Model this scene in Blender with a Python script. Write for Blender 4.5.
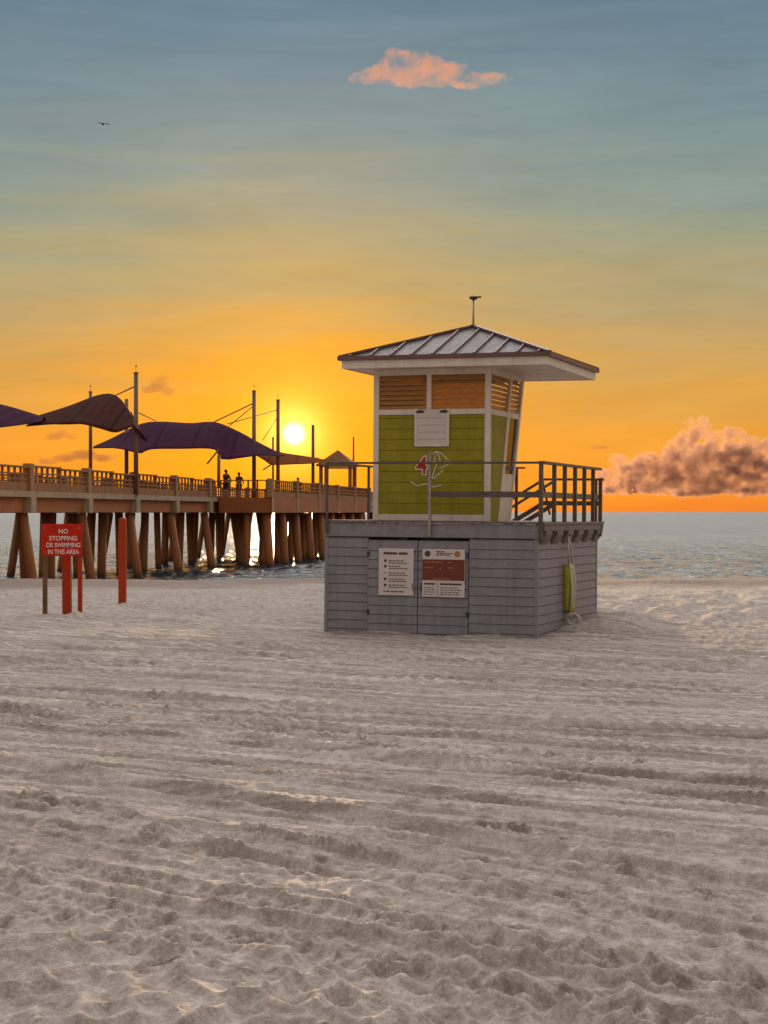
import bpy, bmesh, math, random
import numpy as np
from mathutils import Vector, Matrix

R = math.radians
random.seed(7)
for o in list(bpy.data.objects):
    bpy.data.objects.remove(o)
SC = bpy.context.scene
COL = SC.collection

# ------------------------------------------------------------------ camera
CAM_H = 2.2          # eye height over the sand
F = 1700.0           # focal length in pixels of the 768x1024 picture
cam = bpy.data.cameras.new('camera')
cam.sensor_fit = 'VERTICAL'
cam.sensor_height = 36.0
cam.lens = F / 1024 * 36.0
cam.clip_start = 0.1
cam.clip_end = 60000
camo = bpy.data.objects.new('camera', cam)
COL.objects.link(camo)
camo.location = (0, 0, CAM_H)
camo.rotation_euler = (R(90), 0, 0)
SC.camera = camo

SC.view_settings.view_transform = 'Standard'
SC.view_settings.look = 'None'
SC.view_settings.exposure = 0
SC.view_settings.gamma = 1
SC.view_settings.use_curve_mapping = False
SC.render.engine = 'CYCLES'
SC.cycles.use_denoising = True
SC.cycles.max_bounces = 6
SC.cycles.volume_bounces = 3
SC.cycles.caustics_reflective = False
SC.cycles.caustics_refractive = False
SC.cycles.sample_clamp_indirect = 6

# ------------------------------------------------------------------ sun and sky
SUN_EL, SUN_AZ = 2.63, -3.03       # degrees; azimuth from +Y towards +X
SUN_DIR = Vector((math.sin(R(SUN_AZ)) * math.cos(R(SUN_EL)),
                  math.cos(R(SUN_AZ)) * math.cos(R(SUN_EL)), math.sin(R(SUN_EL))))
sl = bpy.data.lights.new('sun', 'SUN')
sl.energy = 4.8
sl.angle = R(0.6)
sl.color = (1.0, 0.66, 0.36)
so = bpy.data.objects.new('sun', sl)
COL.objects.link(so)
so.location = (-5, 60, 30)
so.rotation_euler = SUN_DIR.to_track_quat('Z', 'Y').to_euler()


def s2l(c):
    r = []
    for v in c:
        v = v / 255.0
        r.append(v / 12.92 if v <= 0.04045 else ((v + 0.055) / 1.055) ** 2.4)
    return r


class NT:
    """small helper for writing node trees"""
    def __init__(self, tree):
        self.t = tree
        self.t.nodes.clear()

    def n(self, kind, **kw):
        nd = self.t.nodes.new(kind)
        for k, v in kw.items():
            setattr(nd, k, v)
        return nd

    def l(self, a, b):
        self.t.links.new(a, b)

    def put(self, sock, v):
        if isinstance(v, bpy.types.NodeSocket):
            self.l(v, sock)
        else:
            sock.default_value = v

    def math(self, op, a, b=None, c=None, clamp=False):
        nd = self.n('ShaderNodeMath', operation=op, use_clamp=clamp)
        self.put(nd.inputs[0], a)
        if b is not None:
            self.put(nd.inputs[1], b)
        if c is not None:
            self.put(nd.inputs[2], c)
        return nd.outputs[0]

    def vmath(self, op, a, b=None):
        nd = self.n('ShaderNodeVectorMath', operation=op)
        self.put(nd.inputs[0], a)
        if b is not None:
            self.put(nd.inputs[1], b)
        return nd

    def mix(self, fac, a, b, blend='MIX'):
        nd = self.n('ShaderNodeMix', data_type='RGBA', blend_type=blend)
        self.put(nd.inputs['Factor'], fac)
        for s, v in ((nd.inputs[6], a), (nd.inputs[7], b)):
            if isinstance(v, bpy.types.NodeSocket):
                self.l(v, s)
            else:
                s.default_value = (*v[:3], 1)
        return nd.outputs[2]

    def ramp(self, fac, stops, interp='LINEAR'):
        nd = self.n('ShaderNodeValToRGB')
        nd.color_ramp.interpolation = interp
        el = nd.color_ramp.elements
        while len(el) < len(stops):
            el.new(0.5)
        for e, (p, c) in zip(el, stops):
            e.position = p
            e.color = (*c[:3], 1)
        self.put(nd.inputs[0], fac)
        return nd.outputs[0]

    def noise(self, vec, scale, detail=4, rough=0.55, dist=0.0):
        nd = self.n('ShaderNodeTexNoise')
        if vec is not None:
            self.l(vec, nd.inputs['Vector'])
        nd.inputs['Scale'].default_value = scale
        nd.inputs['Detail'].default_value = detail
        nd.inputs['Roughness'].default_value = rough
        nd.inputs['Distortion'].default_value = dist
        return nd.outputs[0]

    def maprange(self, v, a, b, c=0.0, d=1.0, smooth=False):
        nd = self.n('ShaderNodeMapRange')
        nd.clamp = True
        if smooth:
            nd.interpolation_type = 'SMOOTHSTEP'
        self.put(nd.inputs[0], v)
        for i, q in enumerate((a, b, c, d)):
            nd.inputs[1 + i].default_value = q
        return nd.outputs[0]


world = bpy.data.worlds.new('World')
SC.world = world
world.use_nodes = True
w = NT(world.node_tree)
tc = w.n('ShaderNodeTexCoord')
dirv = w.vmath('NORMALIZE', tc.outputs['Generated']).outputs[0]
sep = w.n('ShaderNodeSeparateXYZ')
w.l(dirv, sep.inputs[0])
elev = w.math('MULTIPLY', w.math('ARCSINE', sep.outputs[2]), 57.2958)
azim = w.math('MULTIPLY', w.math('ARCTAN2', sep.outputs[0], sep.outputs[1]), 57.2958)
# thin bands of high haze shift the gradient a little
sc_ = w.n('ShaderNodeMapping')
sc_.inputs['Scale'].default_value = (5.0, 5.0, 60.0)
w.l(dirv, sc_.inputs[0])
band = w.noise(sc_.outputs[0], 1.0, 5, 0.6, 0.4)
elev_b = w.math('ADD', elev, w.math('MULTIPLY', w.math('SUBTRACT', band, 0.5), 4.0))
fac = w.math('DIVIDE', elev_b, 40.0, clamp=True)
SKY_FAR = [(0, (236, 128, 48)), (0.9, (238, 144, 46)), (2.5, (230, 156, 58)), (4.4, (208, 158, 80)), (6.4, (182, 157, 110)),
           (8.4, (161, 159, 126)), (10.5, (136, 153, 143)), (13.2, (119, 143, 148)), (16.8, (96, 124, 142)),
           (23, (140, 156, 170)), (40, (205, 206, 206))]
SKY_SUN = [(0, (252, 138, 10)), (1.4, (253, 150, 8)), (3.6, (248, 156, 18)), (5.6, (222, 158, 54)), (7.6, (186, 159, 102)),
           (9.6, (170, 160, 125)), (12.0, (140, 152, 147)), (14.4, (119, 141, 150)), (16.8, (102, 130, 147)),
           (23, (140, 156, 170)), (40, (205, 206, 206))]
far = w.ramp(fac, [(e / 40, s2l(c)) for e, c in SKY_FAR])
near = w.ramp(fac, [(e / 40, s2l(c)) for e, c in SKY_SUN])
daz = w.math('DIVIDE', w.math('SUBTRACT', azim, SUN_AZ), 7.5)
gaz = w.math('EXPONENT', w.math('MULTIPLY', w.math('MULTIPLY', daz, daz), -1.0))
skyc = w.mix(gaz, far, near)
mp_c = w.n('ShaderNodeMapping')
mp_c.inputs['Rotation'].default_value = (0, R(7), 0)
mp_c.inputs['Scale'].default_value = (7.0, 7.0, 38.0)
w.l(dirv, mp_c.inputs[0])
cir = w.noise(mp_c.outputs[0], 1.0, 7, 0.62, 0.7)
cfac = w.maprange(cir, 0.32, 0.68, 0.92, 1.07)
skm = w.vmath('SCALE', skyc)
w.put(skm.inputs['Scale'], cfac)
skyc = skm.outputs[0]
# unseen west and zenith sky, levels set as fill for camera-facing sides
back = w.maprange(sep.outputs[1], 0.55, -0.35, 0, 1, True)
up = w.maprange(elev, 22, 70, 0, 1, True)
skyc = w.mix(back, skyc, (0.60, 0.52, 0.48))
skyc = w.mix(w.math('MULTIPLY', up, 0.9), skyc, (0.42, 0.42, 0.45))
# added bright band of sky, unseen above the frame, lights sand and sea
fill_band = w.math('MULTIPLY', w.maprange(elev, 17.2, 22, 0, 1, True), w.maprange(elev, 46, 30, 0, 1, True))
fill_band = w.math('MULTIPLY', fill_band, w.maprange(sep.outputs[1], 0.35, 0.7, 0, 1, True))
skyc = w.mix(fill_band, skyc, (4.1, 3.8, 3.55))
# aureole and disc of the sun
cosang = w.vmath('DOT_PRODUCT', dirv, tuple(SUN_DIR)).outputs['Value']
ang = w.math('MULTIPLY', w.math('ARCCOSINE', w.math('MINIMUM', cosang, 1.0)), 57.2958)
g1 = w.math('EXPONENT', w.math('MULTIPLY', ang, -1 / 0.50))
g2 = w.math('EXPONENT', w.math('MULTIPLY', ang, -1 / 2.4))
disc = w.maprange(ang, 0.0, 0.46, 1, 0, True)


def addc(a, f, c):
    nd = w.vmath('SCALE', c)
    w.put(nd.inputs['Scale'], f)
    return w.vmath('ADD', a, nd.outputs[0]).outputs[0]


skyc = addc(skyc, w.math('MULTIPLY', g2, 0.62), (1.0, 0.36, 0.0))
skyc = addc(skyc, w.math('MULTIPLY', g1, 2.6), (1.0, 0.70, 0.17))
skyc = addc(skyc, w.math('MULTIPLY', disc, 4.5), (1.0, 0.88, 0.6))
bg1 = w.n('ShaderNodeBackground')
w.l(skyc, bg1.inputs[0])
bg1.inputs[1].default_value = 1.0
ns = w.n('ShaderNodeTexSky', sky_type='NISHITA')
ns.sun_disc = False
ns.sun_elevation = R(SUN_EL)
ns.sun_rotation = R(SUN_AZ)
bg2 = w.n('ShaderNodeBackground')
w.l(ns.outputs[0], bg2.inputs[0])
bg2.inputs[1].default_value = 0.004
adds = w.n('ShaderNodeAddShader')
w.l(bg1.outputs[0], adds.inputs[0])
w.l(bg2.outputs[0], adds.inputs[1])
wo = w.n('ShaderNodeOutputWorld')
w.l(adds.outputs[0], wo.inputs[0])


# ------------------------------------------------------------------ materials
def mat(name, col, rough=0.6, var=0.18, scale=6.0, bump=0.0, bscale=30.0, metallic=0.0, col2=None, stretch=(1, 1, 1), spec=0.5, streak=0.0, tide=None):
    m = bpy.data.materials.new(name)
    m.use_nodes = True
    t = NT(m.node_tree)
    tcn = t.n('ShaderNodeTexCoord')
    mp = t.n('ShaderNodeMapping')
    mp.inputs['Scale'].default_value = stretch
    t.l(tcn.outputs['Object'], mp.inputs[0])
    n1 = t.noise(mp.outputs[0], scale, 6, 0.6)
    c2 = col2 or [v * (1 - 2 * var) for v in col]
    c = t.mix(t.maprange(n1, 0.35, 0.68), col, c2)
    n2 = t.noise(mp.outputs[0], scale * 7, 4, 0.7)
    c = t.mix(t.maprange(n2, 0.45, 0.75, 0, 0.5), c, [v * (1 - 1.2 * var) for v in col])
    if streak:
        m2 = t.n('ShaderNodeMapping')
        m2.inputs['Scale'].default_value = (7, 7, .55)
        t.l(tcn.outputs['Object'], m2.inputs[0])
        n5 = t.noise(m2.outputs[0], 1.0, 6, 0.7, 0.3)
        c = t.mix(t.maprange(n5, 0.50, 0.72, 0, streak), c, [v * .45 + .012 for v in col])
        c = t.mix(t.maprange(n5, 0.45, 0.30, 0, streak * .6), c, [min(.8, v * 1.25 + .05) for v in col])
    if tide is not None:
        s3 = t.n('ShaderNodeSeparateXYZ')
        t.l(tcn.outputs['Object'], s3.inputs[0])
        c = t.mix(t.maprange(t.math('ADD', s3.outputs[2], t.math('MULTIPLY', n2, .8)), tide + .5, tide, 0, .85, True), c, (0.035, 0.03, 0.018))
    p = t.n('ShaderNodeBsdfPrincipled')
    t.l(c, p.inputs['Base Color'])
    p.inputs['Metallic'].default_value = metallic
    p.inputs['Specular IOR Level'].default_value = spec
    t.l(t.maprange(n2, 0.3, 0.8, rough - 0.08, min(1, rough + 0.12)), p.inputs['Roughness'])
    if bump:
        b = t.n('ShaderNodeBump')
        b.inputs['Strength'].default_value = bump
        b.inputs['Distance'].default_value = 0.02
        t.l(t.noise(mp.outputs[0], bscale, 5, 0.65), b.inputs['Height'])
        t.l(b.outputs[0], p.inputs['Normal'])
    o = t.n('ShaderNodeOutputMaterial')
    t.l(p.outputs[0], o.inputs[0])
    return m


M = {}
M['siding'] = mat('blue_grey_paint', (0.238, 0.222, 0.245), 0.55, 0.16, 2.2, 0.25, 40, col2=(0.195, 0.172, 0.180), stretch=(1, 1, 4), streak=.55)
M['deckwood'] = mat('weathered_brown_wood', (0.205, 0.165, 0.15), 0.7, 0.2, 3, 0.3, 40, stretch=(1, 1, 5))
M['railmetal'] = mat('brown_painted_rail', (0.115, 0.08, 0.06), 0.5, 0.2, 8)
M['green'] = mat('lime_green_paint', (0.310, 0.255, 0.007), 0.6, 0.12, 2.5, 0.12, 30, col2=(0.255, 0.20, 0.006), spec=0.3, streak=.4)
M['white'] = mat('white_paint', (0.76, 0.64, 0.53), 0.5, 0.09, 3, 0.1, 40, streak=.35)
M['louvre'] = mat('brown_louvre_wood', (0.50, 0.25, 0.07), 0.6, 0.2, 6, stretch=(1, 1, 6))
M['roofmetal'] = mat('grey_roof_metal', (0.17, 0.14, 0.145), 0.5, 0.14, 1.5, metallic=0.35)
M['roofedge'] = mat('red_brown_roof_metal', (0.17, 0.075, 0.06), 0.45, 0.15, 4, metallic=0.2)
M['dark'] = mat('dark_metal', (0.035, 0.03, 0.03), 0.5, 0.2, 8)
M['steel'] = mat('galvanised_pipe', (0.35, 0.31, 0.28), 0.4, 0.2, 8, metallic=0.5)
M['red'] = mat('sign_red_paint', (0.60, 0.022, 0.006), 0.6, 0.10, 5, 0.08, spec=0.15)
M['redpost'] = mat('red_painted_post', (0.46, 0.045, 0.010), 0.65, 0.2, 7, 0.2, 40, col2=(0.34, 0.05, 0.010), stretch=(1, 1, .3), spec=0.15)
M['brownpost'] = mat('brown_wood_post', (0.20, 0.095, 0.03), 0.7, 0.25, 7, 0.3, 40, stretch=(1, 1, .3))
M['letter'] = mat('white_lettering', (0.78, 0.70, 0.62), 0.5, 0.03, 5)
M['ink'] = mat('dark_print', (0.07, 0.035, 0.03), 0.6, 0.1, 5)
M['signwhite'] = mat('white_sign_board', (0.62, 0.54, 0.50), 0.45, 0.05, 4)
M['signred'] = mat('red_sign_panel', (0.17, 0.022, 0.005), 0.45, 0.1, 5)
M['emblem'] = mat('ochre_emblem', (0.40, 0.14, 0.03), 0.5, 0.1, 5)
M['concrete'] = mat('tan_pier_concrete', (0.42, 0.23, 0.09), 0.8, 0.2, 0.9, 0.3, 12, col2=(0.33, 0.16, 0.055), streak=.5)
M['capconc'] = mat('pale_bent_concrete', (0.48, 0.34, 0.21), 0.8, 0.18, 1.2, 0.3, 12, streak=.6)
M['girder'] = mat('flare_orange_girder', (0.42, 0.12, 0.025), 0.75, 0.2, 0.8, 0.3, 10, col2=(0.32, 0.10, 0.02), stretch=(1, 1, 2), streak=.5)  # orange raised in the base colour to stand in for lens flare wash
M['pile'] = mat('red_brown_pile', (0.40, 0.145, 0.032), 0.75, 0.2, 1.1, 0.4, 10, col2=(0.26, 0.08, 0.02), stretch=(1, 1, .3), streak=.6, tide=-.6)  # extra orange saturation imitates the flare glow over the piles
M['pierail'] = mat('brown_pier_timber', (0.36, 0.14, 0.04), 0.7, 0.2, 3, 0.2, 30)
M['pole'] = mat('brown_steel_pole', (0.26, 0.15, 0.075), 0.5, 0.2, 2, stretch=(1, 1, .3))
M['hutroof'] = mat('orange_brown_shingles', (0.34, 0.13, 0.03), 0.7, 0.2, 2, 0.3, 20)
M['yellow'] = mat('yellow_green_vinyl', (0.45, 0.46, 0.03), 0.45, 0.12, 9)
M['rope'] = mat('white_rope', (0.60, 0.56, 0.46), 0.8, 0.15, 30, 0.3, 80)
M['skin'] = mat('skin', (0.42, 0.24, 0.15), 0.55, 0.05, 9)
M['cloth1'] = mat('dark_shirt_cloth', (0.10, 0.06, 0.05), 0.85, 0.1, 20)
M['cloth2'] = mat('dark_trouser_cloth', (0.07, 0.05, 0.06), 0.85, 0.1, 20)
M['hair'] = mat('dark_hair', (0.03, 0.018, 0.012), 0.6, 0.1, 30)
M['feather'] = mat('dark_feathers', (0.03, 0.035, 0.035), 0.7, 0.2, 20)


def sail_mat(name, col, trans):
    m = bpy.data.materials.new(name)
    m.use_nodes = True
    t = NT(m.node_tree)
    tcn = t.n('ShaderNodeTexCoord')
    n1 = t.noise(tcn.outputs['Object'], 1.2, 5, 0.6)
    c = t.mix(t.maprange(n1, 0.35, 0.7), col, [v * 0.75 for v in col])
    sw_ = t.n('ShaderNodeTexWave')
    sw_.inputs['Scale'].default_value = 0.16
    sw_.inputs['Distortion'].default_value = 0.15
    t.l(tcn.outputs['Object'], sw_.inputs['Vector'])
    c = t.mix(t.maprange(sw_.outputs[1], .985, .998, 0, .7), c, [v * .3 for v in col])
    d = t.n('ShaderNodeBsdfPrincipled')
    t.l(c, d.inputs['Base Color'])
    d.inputs['Roughness'].default_value = 0.95
    d.inputs['Specular IOR Level'].default_value = 0.05
    tr = t.n('ShaderNodeBsdfTranslucent')
    tr.inputs[0].default_value = (*trans, 1)
    mx = t.n('ShaderNodeMixShader')
    mx.inputs[0].default_value = 0.45
    t.l(d.outputs[0], mx.inputs[1])
    t.l(tr.outputs[0], mx.inputs[2])
    wv = t.n('ShaderNodeTexWave')
    wv.inputs['Scale'].default_value = 0.7
    wv.inputs['Distortion'].default_value = 1.5
    t.l(tcn.outputs['Object'], wv.inputs['Vector'])
    b = t.n('ShaderNodeBump')
    b.inputs['Strength'].default_value = 0.35
    b.inputs['Distance'].default_value = 0.1
    t.l(wv.outputs[1], b.inputs['Height'])
    t.l(b.outputs[0], d.inputs['Normal'])
    o = t.n('ShaderNodeOutputMaterial')
    t.l(mx.outputs[0], o.inputs[0])
    return m


M['sail_purple'] = sail_mat('violet_blue_sail_cloth', (0.115, 0.042, 0.095), (0.30, 0.07, 0.05))
M['sail_brown'] = sail_mat('plum_sail_cloth', (0.13, 0.042, 0.033), (0.28, 0.08, 0.04))
M['sail_glare'] = sail_mat('glare_tinted_sail_cloth', (0.36, 0.11, 0.025), (0.5, 0.16, 0.03))  # violet cloth with the sun's orange glare put into its colour

mg = bpy.data.materials.new('window_glass')
mg.use_nodes = True
t = NT(mg.node_tree)
gl = t.n('ShaderNodeBsdfGlossy')
gl.inputs['Roughness'].default_value = 0.06
tp = t.n('ShaderNodeBsdfTransparent')
tp.inputs[0].default_value = (0.72, 0.62, 0.5, 1)
fr = t.n('ShaderNodeFresnel')
fr.inputs[0].default_value = 1.5
mx = t.n('ShaderNodeMixShader')
t.l(fr.outputs[0], mx.inputs[0])
t.l(tp.outputs[0], mx.inputs[1])
t.l(gl.outputs[0], mx.inputs[2])
oo = t.n('ShaderNodeOutputMaterial')
t.l(mx.outputs[0], oo.inputs[0])
M['glass'] = mg


# ------------------------------------------------------------------ mesh helpers
class MB:
    def __init__(self):
        self.v, self.f, self.cut = [], [], []

    def add(self, vs, fs):
        o = len(self.v)
        self.cut.append((o, len(self.f)))
        self.v += [tuple(p) for p in vs]
        self.f += [tuple(i + o for i in f) for f in fs]
        return self

    def box(self, x0, x1, y0, y1, z0, z1):
        vs = [(x0, y0, z0), (x1, y0, z0), (x1, y1, z0), (x0, y1, z0), (x0, y0, z1), (x1, y0, z1), (x1, y1, z1), (x0, y1, z1)]
        return self.add(vs, [(0, 3, 2, 1), (4, 5, 6, 7), (0, 1, 5, 4), (1, 2, 6, 5), (2, 3, 7, 6), (3, 0, 4, 7)])

    def bar(self, a, b, wd, hd, upv=(0, 0, 1)):
        """rectangular bar from a to b; wd across, hd along upv"""
        a, b = Vector(a), Vector(b)
        d = (b - a).normalized()
        s = d.cross(Vector(upv))
        if s.length < 1e-4:
            s = d.cross(Vector((1, 0, 0)))
        s.normalize()
        u = s.cross(d).normalized()
        s *= wd / 2
        u *= hd / 2
        vs = [a - s - u, a + s - u, a + s + u, a - s + u, b - s - u, b + s - u, b + s + u, b - s + u]
        return self.add(vs, [(0, 3, 2, 1), (4, 5, 6, 7), (0, 1, 5, 4), (1, 2, 6, 5), (2, 3, 7, 6), (3, 0, 4, 7)])

    def tube(self, pts, rad, n=10, closed=False):
        pts = [Vector(p) for p in pts]
        rads = rad if isinstance(rad, (list, tuple)) else [rad] * len(pts)
        rings = []
        k = len(pts)
        ref = Vector((0.13, 0.31, 1)).normalized()
        for i, p in enumerate(pts):
            if closed:
                d = pts[(i + 1) % k] - pts[i - 1]
            else:
                d = pts[min(i + 1, k - 1)] - pts[max(i - 1, 0)]
            d.normalize()
            r = ref if abs(d.dot(ref)) < 0.95 else Vector((1, 0, 0))
            s = d.cross(r).normalized()
            u = s.cross(d)
            rings.append([p + (s * math.cos(2 * math.pi * j / n) + u * math.sin(2 * math.pi * j / n)) * rads[i] for j in range(n)])
        vs = [q for r in rings for q in r]
        fs = []
        for i in range(k if closed else k - 1):
            i2 = (i + 1) % k
            for j in range(n):
                fs.append((i * n + j, i * n + (j + 1) % n, i2 * n + (j + 1) % n, i2 * n + j))
        if not closed:
            fs.append(tuple(range(n))[::-1])
            fs.append(tuple((k - 1) * n + j for j in range(n)))
        return self.add(vs, fs)

    def prism(self, poly, off):
        """polygon of 3-D points pushed along off"""
        n = len(poly)
        a = [Vector(p) for p in poly]
        b = [p + Vector(off) for p in a]
        fs = [tuple(range(n))[::-1], tuple(range(n, 2 * n))]
        for i in range(n):
            fs.append((i, (i + 1) % n, n + (i + 1) % n, n + i))
        return self.add(a + b, fs)

    def build_each(self, name, m, parent=None, smooth=False, bevel=0.0):
        """one object for every piece that was added"""
        ends = self.cut[1:] + [(len(self.v), len(self.f))]
        for (v0, f0), (v1, f1) in zip(self.cut, ends):
            q = MB()
            q.add(self.v[v0:v1], [tuple(i - v0 for i in f) for f in self.f[f0:f1]])
            r_ = q.build(name, m, parent, smooth, bevel)
        return r_

    def build_rows(self, name, m, parent, split=None):
        rows_ = {}
        ends = self.cut[1:] + [(len(self.v), len(self.f))]
        for (v0, f0), (v1, f1) in zip(self.cut, ends):
            vs_ = self.v[v0:v1]
            key = (round(sum(p[2] for p in vs_) / len(vs_), 2), split is not None and vs_[0][0] < split)
            rows_.setdefault(key, MB()).add(vs_, [tuple(i - v0 for i in f) for f in self.f[f0:f1]])
        for q in rows_.values():
            q.build(name, m, parent)

    def build(self, name, m, parent=None, smooth=False, bevel=0.0):
        me = bpy.data.meshes.new(name)
        me.from_pydata(self.v, [], self.f)
        bm = bmesh.new()
        bm.from_mesh(me)
        bmesh.ops.recalc_face_normals(bm, faces=bm.faces)
        bm.to_mesh(me)
        bm.free()
        me.materials.append(m)
        if smooth:
            me.polygons.foreach_set('use_smooth', [True] * len(me.polygons))
        o = bpy.data.objects.new(name, me)
        COL.objects.link(o)
        if parent:
            o.parent = parent
        if bevel:
            bv = o.modifiers.new('bevel', 'BEVEL')
            bv.width = bevel
            bv.segments = 2
            bv.limit_method = 'ANGLE'
        return o


def tag(o, label=None, cat=None, group=None, kind=None):
    if label:
        o['label'] = label
    if cat:
        o['category'] = cat
    if group:
        o['group'] = group
    if kind:
        o['kind'] = kind
    return o


def thing(name, label, cat, loc=(0, 0, 0), rot=(0, 0, 0), group=None):
    o = bpy.data.objects.new(name, None)
    COL.objects.link(o)
    o.location = loc
    o.rotation_euler = rot
    o.empty_display_size = 0.2
    return tag(o, label, cat, group)


def at(px, py, Y):
    """point of the world at distance Y that was measured at this place of the photograph"""
    return Vector(((px - 384) / F * Y, Y, CAM_H + (512 - py) / F * Y))


def on_sand(px, py):
    d = CAM_H * F / (py - 512)
    return np.array(((px - 384) / F * d, d))


def text_mesh(s, size, m, parent, M4, name='lettering', extr=0.002, align='CENTER', bold=0.0):
    cu = bpy.data.curves.new(name, 'FONT')
    cu.body = s
    cu.size = size
    cu.extrude = extr
    cu.offset = bold
    cu.align_x = align
    cu.align_y = 'CENTER'
    cu.resolution_u = 3
    tmp = bpy.data.objects.new(name, cu)
    COL.objects.link(tmp)
    bpy.context.view_layer.update()
    dg = bpy.context.evaluated_depsgraph_get()
    me = bpy.data.meshes.new_from_object(tmp.evaluated_get(dg))
    bpy.data.objects.remove(tmp)
    me.transform(M4)
    me.name = name
    me.materials.clear()
    me.materials.append(m)
    o = bpy.data.objects.new(name, me)
    COL.objects.link(o)
    o.parent = parent
    return o


# ------------------------------------------------------------------ value noise for terrain
def _hash(ix, iy, seed):
    h = (ix.astype(np.int64) * 374761393 + iy.astype(np.int64) * 668265263 + seed * 974711) & 0xffffffff
    h = ((h ^ (h >> 13)) * 1274126177) & 0xffffffff
    h = h ^ (h >> 16)
    return (h & 0xffff) / 65535.0


def vnoise(x, y, seed=0):
    ix, iy = np.floor(x), np.floor(y)
    fx, fy = x - ix, y - iy
    fx = fx * fx * fx * (fx * (fx * 6 - 15) + 10)
    fy = fy * fy * fy * (fy * (fy * 6 - 15) + 10)
    a, b = _hash(ix, iy, seed), _hash(ix + 1, iy, seed)
    c, d = _hash(ix, iy + 1, seed), _hash(ix + 1, iy + 1, seed)
    return (a * (1 - fx) + b * fx) * (1 - fy) + (c * (1 - fx) + d * fx) * fy - 0.5


def fbm(x, y, oct=4, seed=0, gain=0.5):
    r, a = 0, 1.0
    for k in range(oct):
        r = r + a * vnoise(x * 2 ** k + 17.3 * k, y * 2 ** k + 5.1 * k, seed + k)
        a *= gain
    return r


def sstep(a, b, x):
    t_ = np.clip((x - a) / (b - a), 0, 1)
    return t_ * t_ * (3 - 2 * t_)


def grid_object(name, X, Y, Z, m, smooth=True):
    nr, nc = X.shape
    me = bpy.data.meshes.new(name)
    me.vertices.add(nr * nc)
    co = np.stack([X, Y, Z], -1).astype(np.float32).ravel()
    me.vertices.foreach_set('co', co)
    i = np.arange((nr - 1) * (nc - 1))
    r, c = i // (nc - 1), i % (nc - 1)
    q = np.stack([r * nc + c, r * nc + c + 1, (r + 1) * nc + c + 1, (r + 1) * nc + c], -1).astype(np.int32)
    me.loops.add(q.size)
    me.polygons.add(len(q))
    me.loops.foreach_set('vertex_index', q.ravel())
    me.polygons.foreach_set('loop_start', np.arange(0, q.size, 4, dtype=np.int32))
    me.polygons.foreach_set('use_smooth', np.ones(len(q), dtype=bool))
    me.update()
    me.validate()
    me.materials.append(m)
    o = bpy.data.objects.new(name, me)
    COL.objects.link(o)
    return o


# ------------------------------------------------------------------ sand
SEA_Z = -1.0
TH = R(20)                          # the tower is turned by this much
TO = np.array((2.67, 29.9))         # its front right corner on the sand
tx, ty = np.array((math.cos(TH), -math.sin(TH))), np.array((math.sin(TH), math.cos(TH)))


def tower_local(x, y):
    return (x - TO[0]) * tx[0] + (y - TO[1]) * tx[1], (x - TO[0]) * ty[0] + (y - TO[1]) * ty[1]


rng = np.random.default_rng(5)
pyr = np.concatenate([np.arange(574.0, 700, 0.9), np.arange(700, 1120, 1.15)])
dr = CAM_H * F / (pyr - 512)
rows = np.concatenate([[-400, -150, -60, -25, -10, -4, 0, 2, 4], np.sort(dr), np.linspace(61, 84, 40)])
ui = np.arange(-0.262, 0.2621, 0.00088)
uo = 0.262 * np.geomspace(1.02, 300, 60)
us = np.concatenate([-uo[::-1], ui, uo])
D = np.repeat(rows[:, None], len(us), 1)
X = us[None, :] * np.maximum(D, 5.0)
Yg = D
detail = sstep(3.5, 5.5, D) * (1 - sstep(0.30, 0.6, np.abs(us))[None, :])

Z = 0.0 * X
BASE = 0.07 * fbm(X / 9, Yg / 9, 3, 3)
Z += 0.020 * fbm(X / 1.1, Yg / 1.1, 4, 11) * detail
# rake and drag lines of the beach tractor: noise drawn out along the passes
ph = R(31) - R(9) * sstep(14, 30, Yg)
la = X * np.cos(ph) - Yg * np.sin(ph)
lb = X * np.sin(ph) + Yg * np.cos(ph)
rake = fbm(la / 3.2, lb / 0.16, 4, 21, 0.7)
rk_amt = sstep(9.5, 13, Yg) * (1 - sstep(34, 44, Yg))
Z += 0.034 * rake * rk_amt * detail
rk2 = fbm(la / 14.0, lb / 0.75, 2, 33)
Z += 0.018 * np.sign(rk2) * np.abs(rk2) ** 1.3 * rk_amt * detail
# trodden sand: shallow bowls that meet in crisp little ridges
def bowls(sx, sy, seed, jit=.85):
    wx = X + .07 * fbm(X / .5, Yg / .35, 2, seed + 5)
    wy = Yg + .10 * fbm(X / .5 + 9, Yg / .35, 2, seed + 6)
    gx, gy = wx / sx, wy / sy
    ix, iy = np.floor(gx), np.floor(gy)
    acc = np.zeros(X.shape)
    amp = np.zeros(X.shape)
    for dx in (-1, 0, 1):
        for dy in (-1, 0, 1):
            cx, cy = ix + dx, iy + dy
            px_ = cx + .5 + jit * (_hash(cx, cy, seed) - .5)
            py_ = cy + .5 + jit * (_hash(cx, cy, seed + 1) - .5)
            e_ = np.exp(-8.5 * ((gx - px_) ** 2 + (gy - py_) ** 2))
            acc += e_
            amp += e_ * _hash(cx, cy, seed + 2)
    return (np.minimum(-np.log(acc + 1e-9) / 8.5, .5) - .10) * (.30 + 1.2 * amp / (acc + 1e-9))


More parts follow.
